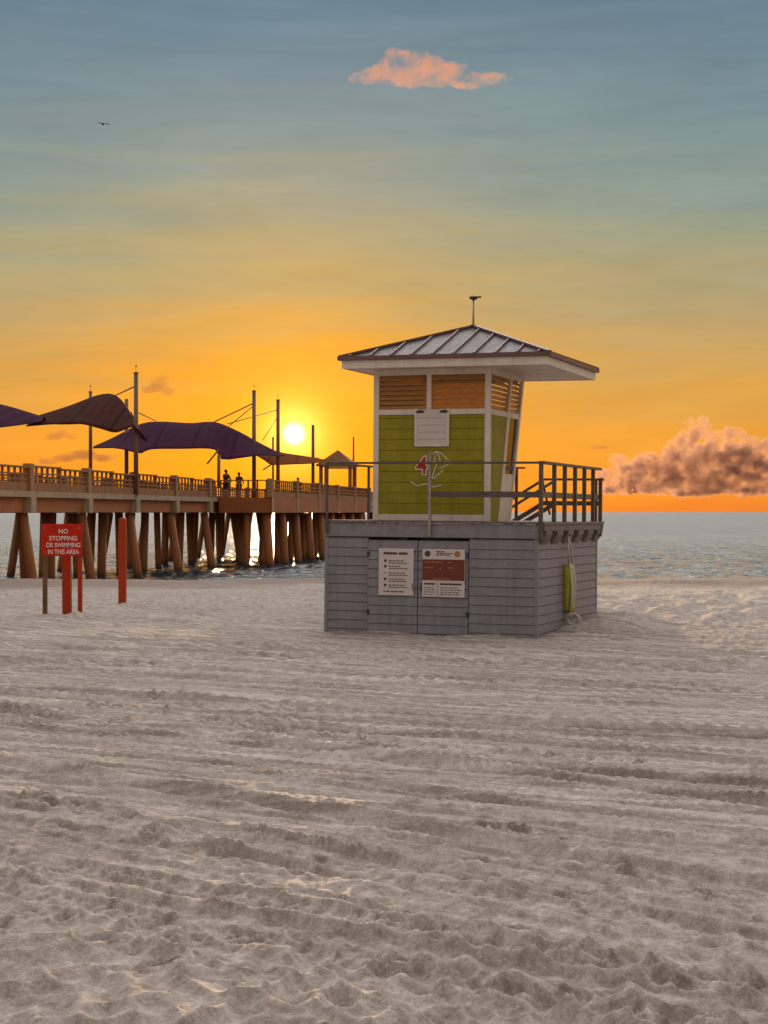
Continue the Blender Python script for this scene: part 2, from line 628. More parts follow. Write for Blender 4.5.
fgz = 1 - sstep(8.6, 9.4, Yg + .5 * fbm(X / .8, Yg / .8, 2, 141))
mgz = sstep(8.4, 9.4, Yg) * (1 - sstep(11.5, 13.5, Yg + X * .5))
sub = (np.abs(us) < .31)[None, :] & (Yg > 4) & (Yg < 15)
bw = np.where(sub, bowls(.165, .26, 201), 0)
bw2 = np.where(sub, bowls(.26, .36, 231), 0)
Z += detail * (fgz * .125 * bw + mgz * .020 * bw2)
# lumpy, walked sand
lump = fbm(X / 0.17, Yg / 0.26, 3, 41, .65)
Z += (0.022 * lump) * detail * (1 - 0.8 * fgz) * (1 - 0.5 * sstep(9, 12, Yg)) * (1 - 0.55 * sstep(12, 20, Yg))
Z += 0.011 * fbm(X / 0.07, Yg / 0.13, 3, 45) * detail * (1 - 0.6 * fgz)
far_l = np.abs(fbm(X / 0.8, Yg / 1.3, 3, 51))
Z += 0.20 * (far_l - 0.18) * sstep(30, 36, Yg) * (1 - sstep(44, 51, Yg)) * detail


def line_track(p0, p1, width, fn, wob=0.03):
    """fn(across (metres), along) -> height change, within +-width of the line"""
    a, b = on_sand(*p0), on_sand(*p1)
    d = (b - a) / np.linalg.norm(b - a)
    s = (X - a[0]) * d[0] + (Yg - a[1]) * d[1]
    c = -(X - a[0]) * d[1] + (Yg - a[1]) * d[0]
    c = c + wob * fbm(s / 1.7, s * 0 + p0[1] * 0.37, 3, int(p0[1]))
    msk = (np.abs(c) < width) & (detail > 0.02)
    if msk.any():
        Z[msk] += fn(c[msk], s[msk])


def ridge(h, wd):
    return lambda c, s: h * np.exp(-(c / wd) ** 2) * (0.55 + 0.9 * (vnoise(s / 0.5, s * 0, 3) + 0.5)) - 0.6 * h * np.exp(-((c + 2.2 * wd) / (1.3 * wd)) ** 2)


def tread(depth, half, pitch):
    def fn(c, s):
        inside = 1 - sstep(half * 0.85, half * 1.05, np.abs(c))
        lug = np.sign(np.sin(2 * np.pi * (s / pitch + np.abs(c) * 2.2))) * 0.5 + 0.5
        rim = np.exp(-((np.abs(c) - half * 1.2) / 0.045) ** 2)
        irregular = 0.5 + 1.0 * (vnoise(s / 0.8, c * 0, 9) + 0.5)
        return irregular * (-depth * inside * (0.45 + 0.55 * lug) + depth * 0.9 * rim)
    return fn


line_track((0, 757), (768, 880), 0.6, ridge(0.060, 0.07))
line_track((0, 766), (768, 892), 0.5, ridge(0.022, 0.06))
line_track((330, 748), (768, 801), 0.6, ridge(0.055, 0.06))
line_track((0, 700), (768, 812), 0.6, ridge(0.018, 0.08))
line_track((0, 664), (768, 712), 0.6, ridge(0.040, 0.09))
line_track((0, 646), (768, 668), 0.8, ridge(0.035, 0.11))
line_track((150, 640), (768, 655), 0.8, ridge(0.035, 0.14))
line_track((0, 655), (768, 690), 0.8, ridge(0.040, 0.09))
line_track((0, 683), (768, 735), 0.6, ridge(0.055, 0.09))
line_track((0, 722), (768, 770), 0.6, ridge(0.022, 0.08))
line_track((0, 852), (768, 990), 0.5, tread(0.022, 0.16, 0.13))
line_track((0, 818), (768, 935), 0.5, tread(0.016, 0.14, 0.13))
line_track((0, 885), (768, 1040), 0.5, tread(0.020, 0.13, 0.12))
line_track((0, 790), (768, 915), 0.5, ridge(0.020, 0.07))
line_track((0, 868), (520, 955), 0.5, ridge(0.030, 0.05))


for k in range(90):                             # many fine furrows left by the rake, pass beside pass
    y0 = rng.uniform(575, 905)
    y1 = y0 + 20 + max(0, y0 - 640) * .86 + rng.normal(0, 6)
    y0 = max(y0, 632)
    if y1 < 640:
        continue
    dm = CAM_H * F / ((y0 + y1) / 2 - 512)
    wd = .0028 * dm * rng.uniform(.6, 1.4)
    hh = wd * rng.uniform(.25, .65) * rng.choice([1, 1, -1]) * 1.15
    line_track((0, y0), (768, y1), 4 * wd, lambda c, s, wd=wd, hh=hh: hh * (np.exp(-(c / wd) ** 2) - .8 * np.exp(-((c + 1.9 * wd) / wd) ** 2)) * np.clip(.5 + 2.2 * vnoise(s / 1.9, s * 0, int(wd * 9e5)), 0, 1.6), .06)


def dent(cx, cy, a, l, wd, dp):
    i0, i1 = np.searchsorted(rows, [cy - 0.5, cy + 0.5])
    if i1 <= i0:
        return
    dm = max(cy, 5.0)
    j0, j1 = np.searchsorted(us, [(cx - 0.5) / dm - 0.01, (cx + 0.5) / dm + 0.01])
    if j1 <= j0:
        return
    x, y = X[i0:i1, j0:j1] - cx, Yg[i0:i1, j0:j1] - cy
    u, v = (x * math.cos(a) + y * math.sin(a)) / l, (-x * math.sin(a) + y * math.cos(a)) / wd
    r = np.sqrt(u * u + v * v)
    r = r + 0.22 * fbm(X[i0:i1, j0:j1] / 0.13, Yg[i0:i1, j0:j1] / 0.13, 2, 61)
    Z[i0:i1, j0:j1] += -dp * (1 - sstep(0.45, 1.0, r)) + dp * 0.55 * np.exp(-((r - 1.18) / 0.22) ** 2)


def ang_walk():
    return R(rng.choice([90, 75, 115, 30, 150])) + rng.normal(0, 0.25)


for gy in np.arange(4.6, 9.3, 0.30):            # trampled foreground
    for gx in np.arange(-2.6, 2.6, 0.27):
        if rng.random() < 0.8:
            continue
        dent(gx + rng.normal(0, .07), gy + rng.normal(0, .08), ang_walk(), rng.uniform(.12, .18), rng.uniform(.065, .10), rng.uniform(.02, .042))
for k in range(80):                            # lighter prints above it
    gy = rng.uniform(9.0, 11.8)
    gx = rng.uniform(-0.27, 0.27) * gy
    if gx > 0.3 and rng.random() < 0.6:
        continue
    dent(gx, gy, ang_walk(), rng.uniform(.10, .15), rng.uniform(.05, .08), rng.uniform(.012, .030))
for p0, p1, n in (((60, 690), (420, 752), 16), ((10, 720), (190, 690), 8), ((20, 790), (200, 850), 9), ((430, 800), (720, 900), 9), ((380, 740), (640, 760), 8)):
    a, b = on_sand(*p0), on_sand(*p1)
    for k in range(n):
        q = a + (b - a) * (k + .5) / n + rng.normal(0, .12, 2)
        dent(q[0], q[1], math.atan2(*(b - a)[::-1]), .15, .08, rng.uniform(.04, .07))
# sand blown up around the foot of the tower
lx, ly = tower_local(X, Yg)
qx, qy = np.maximum(np.maximum(-4.05 - lx, lx), 0), np.maximum(np.maximum(-ly, ly - 4.6), 0)
dist = np.sqrt(qx ** 2 + qy ** 2)
BASE *= 1 - 0.9 * np.exp(-(dist / 3.0) ** 2)
Z += (0.02 + 0.09 * fbm(X / 0.9, Yg / 0.9, 3, 71)) * np.exp(-(dist / 0.55) ** 2)
Z += 0.26 * np.exp(-(((lx - 0.75) / 0.75) ** 2 + ((ly - 3.1) / 1.5) ** 2)) * (1 + 0.6 * fbm(X / .5, Yg / .5, 3, 73))
# small heap by the red posts
hp = on_sand(52, 619)
dq = np.sqrt((X - hp[0] - .6) ** 2 + (Yg - hp[1] - 2) ** 2)
Z += BASE * (1 - .95 * np.exp(-(dq / 4.0) ** 2))
Z += 0.09 * np.exp(-(((X - hp[0] - .1) / 0.9) ** 2 + ((Yg - hp[1] + 1.2) / 1.0) ** 2))
for qx_, qy_ in ((67.2, 615), (122.4, 603), (44.5, 616), (79.5, 617)):
    q_ = on_sand(qx_, qy_)
    Z += 0.05 * np.exp(-(((X - q_[0]) / .28) ** 2 + ((Yg - q_[1] - .1) / .35) ** 2))
# berm edge and wet slope into the sea
edge = 54.5 + 1.6 * fbm(X / 14, X * 0, 3, 81)
Z += 0.10 * np.exp(-((Yg - edge + 1.2) / 2.2) ** 2)
Z -= 1.9 * sstep(0, 20, Yg - edge)
Z -= np.where(Yg > 70, (Yg - 70) * 0.12, 0)

ms = bpy.data.materials.new('beach_sand')
ms.use_nodes = True
t = NT(ms.node_tree)
tcn = t.n('ShaderNodeTexCoord')
P = tcn.outputs['Object']
n1 = t.noise(P, 0.35, 5, 0.6)
n2 = t.noise(P, 3.5, 6, 0.7)
n3 = t.noise(P, 45, 6, 0.85)
rot = t.n('ShaderNodeMapping')
rot.vector_type = 'TEXTURE'
rot.inputs['Rotation'].default_value = (0, 0, R(-26))
rot.inputs['Scale'].default_value = (6.0, 0.35, 1)
t.l(P, rot.inputs[0])
n4 = t.noise(rot.outputs[0], 1.0, 6, 0.68, 0.3)
c = t.mix(t.maprange(n1, 0.35, 0.65), (0.52, 0.455, 0.40), (0.43, 0.365, 0.315))
rot2 = t.n('ShaderNodeMapping')
rot2.vector_type = 'TEXTURE'
rot2.inputs['Rotation'].default_value = (0, 0, R(-29))
rot2.inputs['Scale'].default_value = (3.2, 0.16, 1)
t.l(P, rot2.inputs[0])
n7 = t.noise(rot2.outputs[0], 1.0, 5, 0.66, 0.2)
spy = t.n('ShaderNodeSeparateXYZ')
t.l(P, spy.inputs[0])
raked = t.math('MULTIPLY', t.maprange(spy.outputs[1], 9.5, 13, 0, 1, True), t.maprange(spy.outputs[1], 42, 30, 0, 1, True))
c = t.mix(t.math('MULTIPLY', t.maprange(n4, 0.48, 0.60, 0, 0.62), t.maprange(raked, 0, 1, .35, 1)), c, (0.25, 0.19, 0.15))
c = t.mix(t.math('MULTIPLY', t.maprange(n7, 0.51, 0.60, 0, 0.74), raked), c, (0.19, 0.145, 0.115))
c = t.mix(t.math('MULTIPLY', t.maprange(n7, 0.47, 0.38, 0, 0.70), raked), c, (0.76, 0.70, 0.635))
c = t.mix(t.maprange(n2, 0.4, 0.72, 0, 0.55), c, (0.30, 0.235, 0.19))
c = t.mix(t.maprange(n3, 0.51, 0.66, 0, 0.75), c, (0.22, 0.165, 0.125))
c = t.mix(t.maprange(n3, 0.47, 0.34, 0, 0.7), c, (0.74, 0.66, 0.58))
st6 = t.n('ShaderNodeMapping')
st6.inputs['Rotation'].default_value = (0, 0, R(20))
st6.inputs['Scale'].default_value = (8.0, 5.5, 8.0)
t.l(P, st6.inputs[0])
n6 = t.noise(st6.outputs[0], 1.0, 7, 0.74)
c = t.mix(t.math('MULTIPLY', t.maprange(n6, 0.51, 0.66, 0, 0.78), t.maprange(raked, 0, 1, 1, .6)), c, (0.19, 0.135, 0.10))
c = t.mix(t.math('MULTIPLY', t.maprange(n6, 0.47, 0.33, 0, 0.7), t.maprange(raked, 0, 1, 1, .5)), c, (0.75, 0.68, 0.61))
sepp = t.n('ShaderNodeSeparateXYZ')
t.l(P, sepp.inputs[0])
wet = t.maprange(t.math('ADD', sepp.outputs[2], t.math('MULTIPLY', t.math('SUBTRACT', n2, 0.5), 0.3)), -0.25, -0.7, 0, 1, True)
c = t.mix(wet, c, (0.16, 0.115, 0.09))
damp = t.maprange(t.math('ADD', sepp.outputs[1], t.math('MULTIPLY', t.math('SUBTRACT', n1, 0.5), 9.0)), 47.5, 51.5, 0, .8, True)
c = t.mix(damp, c, (0.25, 0.175, 0.135))
p = t.n('ShaderNodeBsdfPrincipled')
t.l(c, p.inputs['Base Color'])
t.l(t.maprange(wet, 0, 1, 0.85, 0.3), p.inputs['Roughness'])
p.inputs['Specular IOR Level'].default_value = 0.25
b1 = t.n('ShaderNodeBump')
b1.inputs['Strength'].default_value = 0.45
b1.inputs['Distance'].default_value = 0.03
t.l(t.noise(P, 14, 7, 0.72), b1.inputs['Height'])
b2 = t.n('ShaderNodeBump')
b2.inputs['Strength'].default_value = 0.5
b2.inputs['Distance'].default_value = 0.006
t.l(n3, b2.inputs['Height'])
t.l(b1.outputs[0], b2.inputs['Normal'])
t.l(b2.outputs[0], p.inputs['Normal'])
o = t.n('ShaderNodeOutputMaterial')
t.l(p.outputs[0], o.inputs[0])
sand = tag(grid_object('sand', X, Yg, Z, ms), kind='structure')


def sand_z(x, y):
    i = int(np.clip(np.searchsorted(rows, y), 0, len(rows) - 1))
    j = int(np.clip(np.searchsorted(us, x / max(rows[i], 5)), 0, len(us) - 1))
    return float(Z[i, j])


# ------------------------------------------------------------------ sea
srow = np.concatenate([[58], np.geomspace(60, 420, 620), np.geomspace(430, 45000, 60)])
sui = np.arange(-0.27, 0.2701, 0.0011)
suo = 0.27 * np.geomspace(1.05, 12, 24)
sus = np.concatenate([-suo[::-1], sui, suo])
SD = np.repeat(srow[:, None], len(sus), 1)
SX = sus[None, :] * SD
wamp = (1 - sstep(110, 270, SD)) * (1 - sstep(.28, .4, np.abs(sus))[None, :])
wv_ = fbm(SX / 1.5 + SD * .05, SD / 3.2, 3, 101, .55)
SZ = SEA_Z + wamp * (0.20 * fbm(SX / 7, SD / 6, 2, 99) + 0.26 * (0.25 - np.abs(wv_)))
mw = bpy.data.materials.new('sea_water')
mw.use_nodes = True
t = NT(mw.node_tree)
tcn = t.n('ShaderNodeTexCoord')
mp = t.n('ShaderNodeMapping')
mp.inputs['Scale'].default_value = (0.75, 1.0, 1.0)
t.l(tcn.outputs['Object'], mp.inputs[0])
P = mp.outputs[0]
p = t.n('ShaderNodeBsdfPrincipled')
sy_ = t.n('ShaderNodeSeparateXYZ')
t.l(tcn.outputs['Object'], sy_.inputs[0])
fo = t.noise(P, 0.9, 5, 0.7, 0.6)
foam = t.math('MULTIPLY', t.maprange(fo, .50, .58, 0, 1, True), t.maprange(sy_.outputs[1], 79, 66, 0, 1, True))
t.l(t.mix(foam, (0.05, 0.075, 0.095), (0.75, 0.70, 0.66)), p.inputs['Base Color'])
t.l(t.math('MAXIMUM', t.maprange(foam, 0, 1, 0.12, 0.8), t.maprange(sy_.outputs[1], 66, 260, 0.10, 0.40)), p.inputs['Roughness'])
p.inputs['IOR'].default_value = 1.34
p.inputs['Specular Tint'].default_value = (0.36, 0.48, 0.60, 1)
def stretched(sx, sy, det, seed):
    m_ = t.n('ShaderNodeMapping')
    m_.inputs['Scale'].default_value = (sx, sy, 1)
    m_.inputs['Location'].default_value = (seed, seed * 1.7, 0)
    t.l(tcn.outputs['Object'], m_.inputs[0])
    return t.noise(m_.outputs[0], 1.0, det, 0.6)


# gusts: patches of rough and of slick water, and wind streaks
gust = t.math('ADD', t.math('MULTIPLY', stretched(.85, .10, 4, 3.1), .5), t.math('MULTIPLY', stretched(.28, .022, 3, 7.7), .5))
gs = t.maprange(gust, .42, .58, .55, 1.0)
b1 = t.n('ShaderNodeBump')
t.l(gs, b1.inputs['Strength'])
b1.inputs['Distance'].default_value = 1.5
t.l(t.noise(P, 0.45, 3, 0.6, 0.3), b1.inputs['Height'])
b2 = t.n('ShaderNodeBump')
t.l(gs, b2.inputs['Strength'])
b2.inputs['Distance'].default_value = 0.34
t.l(t.noise(P, 1.6, 4, 0.6, 0.4), b2.inputs['Height'])
t.l(b1.outputs[0], b2.inputs['Normal'])
t.l(b2.outputs[0], p.inputs['Normal'])
o = t.n('ShaderNodeOutputMaterial')
t.l(p.outputs[0], o.inputs[0])
sea = tag(grid_object('sea', SX, SD, SZ, mw), kind='structure')

# ------------------------------------------------------------------ lifeguard tower
BW, BD, DZ = 3.97, 4.6, 2.06
tower = thing('lifeguard_tower', 'lime green lifeguard tower with hipped metal roof on a blue grey boarded base', 'lifeguard tower')
tower.matrix_world = Matrix.Translation((TO[0], TO[1], -0.035)) @ Matrix.Rotation(R(0.5), 4, 'Y') @ Matrix.Rotation(-TH, 4, 'Z')


def siding(nm, p0, ex, en, length, z0, z1, bh=0.165, gaps=()):
    """horizontal boards on a vertical plane: p0 lower left corner, ex along, en outwards"""
    m = MB()
    ex, en = Vector(ex), Vector(en)
    m.prism([Vector(p0) + ex * 0 + Vector((0, 0, z0)), Vector(p0) + ex * length + Vector((0, 0, z0)),
             Vector(p0) + ex * length + Vector((0, 0, z1)), Vector(p0) + Vector((0, 0, z1))], en * -0.05)
    z = z0
    while z < z1 - 0.02:
        zt = min(z + bh - 0.014, z1)
        a = Vector(p0)
        poly = [a + en * 0.030 + Vector((0, 0, z)), a + en * 0.002 + Vector((0, 0, z)), a + en * 0.002 + Vector((0, 0, zt)), a + en * 0.018 + Vector((0, 0, zt))]
        m.prism(poly, ex * length)
        z += bh
    return m


# base walls
siding('wall', (-BW, 0, 0), (1, 0, 0), (0, -1, 0), 0.81, -0.25, 1.74).build('base_wall', M['siding'], tower)
siding('wall', (-BW + 0.80, 0, 0), (1, 0, 0), (0, -1, 0), BW - 0.80 - 1.35 - 0.94 + 0.94 - 0.96, -0.25, 0.02).build('base_wall', M['siding'], tower)
siding('wall', (-BW + 2.74, 0, 0), (1, 0, 0), (0, -1, 0), BW - 2.74, -0.25, 1.74).build('base_wall', M['siding'], tower)
siding('wall', (0, 0, 0), (0, 1, 0), (1, 0, 0), BD, -0.25, 1.84).build('base_wall', M['siding'], tower)
siding('wall', (-BW, BD, 0), (0, -1, 0), (-1, 0, 0), BD, -0.25, 1.84).build('base_wall', M['siding'], tower)
siding('wall', (0, BD, 0), (-1, 0, 0), (0, 1, 0), BW, -0.25, 1.84).build('base_wall', M['siding'], tower)
for k, (xa, xb) in enumerate(((-BW + 0.815, -BW + 1.765), (-BW + 1.785, -BW + 2.725))):
    d = siding('door', (xa, -0.006, 0), (1, 0, 0), (0, -1, 0), xb - xa, 0.03, 1.70).build('storage_door', M['siding'], tower)
    hx = xb - 0.07 if k == 0 else xa + 0.07
    MB().tube([(hx, -0.04, .80), (hx, -0.075, .82), (hx, -0.075, .92), (hx, -0.04, .94)], 0.009, 8).build('handle', M['dark'], d)
    for hz in (0.35, 1.4):
        hh = xa + 0.012 if k == 0 else xb - 0.012
        MB().box(hh - .02, hh + .02, -0.05, -0.03, hz, hz + .09).build('hinge', M['dark'], d)
cb = MB()
for cx, cy in ((-BW, 0), (0, 0), (-BW, BD), (0, BD)):
    cb.box(cx - .032, cx + .034, cy - .034, cy + .032, -0.25, 1.745)
cb.build_each('corner_board', M['siding'], tower, bevel=.004)
# front band under the deck
MB().box(-BW - .03, .06, -0.038, 0.0, 1.76, DZ - .048).build('rim_board', M['siding'], tower, bevel=.006)
dk = MB()
x = -BW - .05
while x < .16:
    dk.box(x, min(x + .137, .17), -0.07, BD + .06, DZ - .045, DZ)
    x += .145
dk.build('deck', M['deckwood'], tower)
MB().box(.06, .15, -0.04, BD + .05, 1.90, DZ - .048).build('rim_board', M['deckwood'], tower, bevel=.006)
for k in range(6):
    y = .12 + k * .81
    MB().prism([(.031, y, 1.90), (.145, y, 1.90), (.145, y, 1.83), (.08, y, 1.72), (.031, y, 1.66)], (0, .42, 0)).build('deck_bracket', M['deckwood'], tower)

# cabin ------------------------------------------------------------
CX0, CX1, CY0 = -3.354, -1.115, 0.80
CYB, CYT = 2.20, 3.10                # back (ocean) wall leans out
CZ0, CZ1 = DZ, 4.86
LZ0, LZ1 = 4.13, 4.76                # louvre band


def yb(z):
    return CYB + (CYT - CYB) * (z - CZ0) / (CZ1 - CZ0)


# front wall: green boarding below the louvres
fw = MB()
z = CZ0 + .12
fw.box(CX0 + .05, CX1 - .05, CY0 + .01, CY0 + .05, CZ0, 4.02)
while z < 4.0:
    zt = min(z + .19, 4.01)
    fw.box(CX0 + .09, CX1 - .09, CY0 - .004, CY0 + .012, z, zt - .008)
    z += .198
fw.build('front_wall', M['green'], tower)
# right side wall (near strip, below louvre) and window bay, leaning rear edge
ym = 1.42


def ymz(z):
    return ym + (yb(z) - yb(CZ0)) * .92


sw = MB()
sw.prism([(CX1 - .05, CY0 + .05, CZ0), (CX1 - .05, ymz(CZ0) - .0, CZ0), (CX1 - .05, ymz(4.02), 4.02), (CX1 - .05, CY0 + .05, 4.02)], (.045, 0, 0))
sw.build('side_wall', M['green'], tower)
sw = MB()
sw.prism([(CX1 - .05, ymz(CZ0) + .002, CZ0), (CX1 - .05, yb(CZ0), CZ0), (CX1 - .05, yb(2.95), 2.95), (CX1 - .05, ymz(2.95) + .002, 2.95)], (.045, 0, 0))
sw.build('side_panel', M['white'], tower)
sw = MB()
sw.prism([(CX0 + .005, CY0 + .05, CZ0), (CX0 + .005, yb(CZ0), CZ0), (CX0 + .005, yb(4.02), 4.02), (CX0 + .005, CY0 + .05, 4.02)], (.045, 0, 0))
sw.build('side_wall', M['green'], tower)
sw = MB()
sw.prism([(CX0 + .05, yb(CZ0) - .05, CZ0), (CX0 + .05, yb(CZ0), CZ0), (CX0 + .05, yb(2.9), 2.9), (CX0 + .05, yb(2.9) - .05, 2.9)], (CX1 - CX0 - .1, 0, 0))
sw.build('back_wall', M['green'], tower)
MB().box(CX0 + .05, CX1 - .05, CY0 + .05, CYB - .06, CZ0 + .001, CZ0 + .03).build('cabin_floor', M['deckwood'], tower)

# white trim
tr = MB()
tr.box(CX0 - .02, CX0 + .09, CY0 - .022, CY0 + .06, CZ0, CZ1)
tr.box(CX1 - .09, CX1 + .012, CY0 - .022, CY0 + .06, CZ0, CZ1)
tr.build_each('corner_post', M['white'], tower, bevel=.005)
tr = MB()
tr.box(CX0 + .09, CX1 - .09, CY0 - .016, CY0 + .06, 4.02, 4.12)
tr.box(CX0 + .09, CX1 - .09, CY0 - .016, CY0 + .06, LZ1, CZ1)
tr.box(CX0 + .09, CX1 - .09, CY0 - .018, CY0 + .05, CZ0, CZ0 + .115)
xm = (CX0 + CX1) / 2 - .05
tr.box(xm - .045, xm + .045, CY0 - .014, CY0 + .06, 4.12, LZ1)
tr.build_each('front_trim', M['white'], tower, bevel=.004)
st = MB()
XS = CX1 - .002
for z0, z1 in ((4.02, 4.12), (LZ1, CZ1)):
    st.prism([(XS - .05, CY0 + .062, z0), (XS - .05, yb(z0), z0), (XS - .05, yb(z1), z1), (XS - .05, CY0 + .062, z1)], (.058, 0, 0))
st.build_each('side_trim', M['white'], tower)


def lean_post(y_of, wd, x, th=.06, z0=CZ0, z1=CZ1):
    return MB().prism([(x - th, y_of(z0) - wd, z0), (x - th, y_of(z0), z0), (x - th, y_of(z1), z1), (x - th, y_of(z1) - wd, z1)], (th + .012, 0, 0))


lean_post(lambda z: ymz(z) + .05, .10, CX1 + .006).build('leaning_post', M['white'], tower)
lean_post(lambda z: yb(z) + .02, .10, CX1 + .006).build('leaning_post', M['white'], tower)
lean_post(lambda z: yb(z) + .02, .10, CX0 + .05).build('leaning_post', M['white'], tower)
bt = MB()
for z0, z1 in ((2.9, 2.99), (4.02, 4.12), (LZ1, CZ1)):
    bt.prism([(CX0 + .06, yb(z0) - .06, z0), (CX0 + .06, yb(z0) + .01, z0), (CX0 + .06, yb(z1) + .01, z1), (CX0 + .06, yb(z1) - .06, z1)], (CX1 - CX0 - .13, 0, 0))
bt.build_each('back_trim', M['white'], tower)


# louvres: sloping slats in open frames
def slats(m, a, b, z0, z1, n, nrm):
    nrm = Vector(nrm)
    for k in range(n):
        z = z0 + (z1 - z0) * (k + .5) / n
        h = (z1 - z0) / n
        pa = [Vector((a[0], a[1], z - h * .62)) + nrm * .035, Vector((a[0], a[1], z - h * .50)) + nrm * .040,
              Vector((a[0], a[1], z + h * .45)) - nrm * .030, Vector((a[0], a[1], z + h * .36)) - nrm * .035]
        off = Vector((b[0] - a[0], b[1] - a[1], 0))
        m.prism(pa, off)


for xa, xb in ((CX0 + .09, xm - .045), (xm + .045, CX1 - .09)):
    lv = MB()
    slats(lv, (xa, CY0 + .02), (xb, CY0 + .02), 4.13, LZ1, 7, (0, -1, 0))
    lv.build('louvre', M['louvre'], tower)
lv = MB()
slats(lv, (CX1 - .03, CY0 + .065), (CX1 - .03, ymz(4.4) - .06), 4.13, LZ1, 7, (1, 0, 0))
lv.build('louvre', M['louvre'], tower)
lv = MB()
slats(lv, (CX1 - .03, ymz(4.5) + .05), (CX1 - .03, yb(4.4) - .09), 4.13, LZ1, 7, (1, 0, 0))
lv.build('louvre', M['louvre'], tower)
lv = MB()
slats(lv, (CX0 + .03, CY0 + .065), (CX0 + .03, yb(4.4) - .10), 4.13, LZ1, 7, (-1, 0, 0))
lv.build('louvre', M['louvre'], tower)
# leaning side window
wn = lean_post(lambda z: ymz(z) + .14, .05, CX1 - .008, .03, 2.95, 4.02).build('window_frame', M['white'], tower)
g = MB().prism([(CX1 - .035, ymz(2.95) + .09, 2.96), (CX1 - .035, yb(2.95) - .08, 2.96), (CX1 - .035, yb(4.02) - .08, 4.015), (CX1 - .035, ymz(4.02) + .09, 4.015)], (.008, 0, 0))
g.build('pane', M['glass'], wn)
MB().prism([(CX1 - .03, ymz(3.3) + .11, 3.02), (CX1 - .03, yb(3.3) - .10, 3.02), (CX1 - .03, yb(3.3) - .1, 3.10), (CX1 - .03, ymz(3.3) + .11, 3.10)], (.02, 0, 0)).build('glazing_bar', M['dark'], wn)
g = MB().prism([(CX0 + .06, yb(3.0) - .04, 3.0), (CX1 - .06, yb(3.0) - .04, 3.0), (CX1 - .06, yb(4.02) - .04, 4.02), (CX0 + .06, yb(4.02) - .04, 4.02)], (0, .01, 0))
g.build('pane', M['glass'], wn)

# roof ------------------------------------------------------------
RX0, RX1, RY0, RY1 = -3.80, .17, .10, 3.92
RE, RA = 5.05, 5.76
ax, ay = (RX0 + RX1) / 2, (RY0 + RY1) / 2
rf = MB()
c4 = [(RX0, RY0), (RX1, RY0), (RX1, RY1), (RX0, RY1)]
vs = [(x, y, RE) for x, y in c4] + [(ax, ay, RA)] + [(x, y, RE - .03) for x, y in c4]
rf.add(vs, [(0, 1, 4), (1, 2, 4), (2, 3, 4), (3, 0, 4), (8, 7, 6, 5), (0, 5, 6, 1), (1, 6, 7, 2), (2, 7, 8, 3), (3, 8, 5, 0)])
roof = rf.build('roof', M['roofmetal'], tower)
seam = MB()
apex = Vector((ax, ay, RA))


def seams(A, B, n):
    A, B = Vector((*A, RE)), Vector((*B, RE))
    mid = (A + B) / 2
    half = (B - A).length / 2
    nv = (B - A).cross(apex - A).normalized()
    for k in range(n):
        s = -half + 2 * half * (k + .5) / n
        p = mid + (B - A).normalized() * s
        q = p + (apex - mid) * (1 - abs(s) / half) * .985
        seam.bar(p + nv * .012, q + nv * .012, .035, .045, nv)


seams(c4[0], c4[1], 10)
seams(c4[1], c4[2], 10)
seams(c4[2], c4[3], 10)
seams(c4[3], c4[0], 10)
seam.build('standing_seam', M['roofedge'], roof)
hp_ = MB()
for x, y in c4:
    hp_.bar((x, y, RE + .02), apex + Vector((0, 0, .02)), .10, .04)
hp_.build_each('hip_cap', M['roofedge'], roof)
de = MB()
for (a, b) in ((0, 1), (1, 2), (2, 3), (3, 0)):
    A, B = Vector((*c4[a], RE - .02)), Vector((*c4[b], RE - .02))
    d = (B - A).normalized() * .03
    de.bar(A - d, B + d, .05, .075)
de.build_each('drip_edge', M['roofedge'], roof)
fa = MB()
e = .035
fa.box(RX0 + e, RX1 - e, RY0 + e, RY0 + e + .03, RE - .205, RE - .06)
fa.box(RX0 + e, RX1 - e, RY1 - e - .03, RY1 - e, RE - .205, RE - .06)
fa.box(RX0 + e, RX0 + e + .03, RY0 + e + .03, RY1 - e - .03, RE - .205, RE - .06)
fa.box(RX1 - e - .03, RX1 - e, RY0 + e + .03, RY1 - e - .03, RE - .205, RE - .06)
fa.build_each('fascia', M['white'], roof)
sf = MB()
sf.box(RX0 + e + .03, RX1 - e - .03, RY0 + e + .03, RY1 - e - .03, RE - .19, RE - .165)
sf.build('soffit', M['white'], roof)
mast = MB()
mast.tube([(ax, ay, RA - .05), (ax, ay, RA + .50)], .017, 8)
mast.tube([(ax, ay, RA - .02), (ax, ay, RA + .06)], [.07, .03], 10)
ms_ = mast.build('roof_mast', M['steel'], tower, True)
mc = MB()
mc.tube([(ax, ay, RA + .50), (ax, ay, RA + .53), (ax, ay, RA + .57), (ax, ay, RA + .585)], [.02, .075, .085, .03], 10)
mc.box(ax + .02, ax + .15, ay - .015, ay + .015, RA + .545, RA + .575)
mc.build('mast_cap', M['dark'], ms_)

# deck railing ------------------------------------------------------------
RTOP = 3.10


def post(x, y, z0, z1, w_=.055, m='railmetal', nm='railing_post'):
    MB().box(x - w_ / 2, x + w_ / 2, y - w_ / 2, y + w_ / 2, z0, z1).build(nm, M[m], tower, bevel=.004)


def rail(a, b, wd, hd, m='railmetal'):
    MB().bar(a, b, wd, hd).build('rail', M[m], tower, bevel=.003)


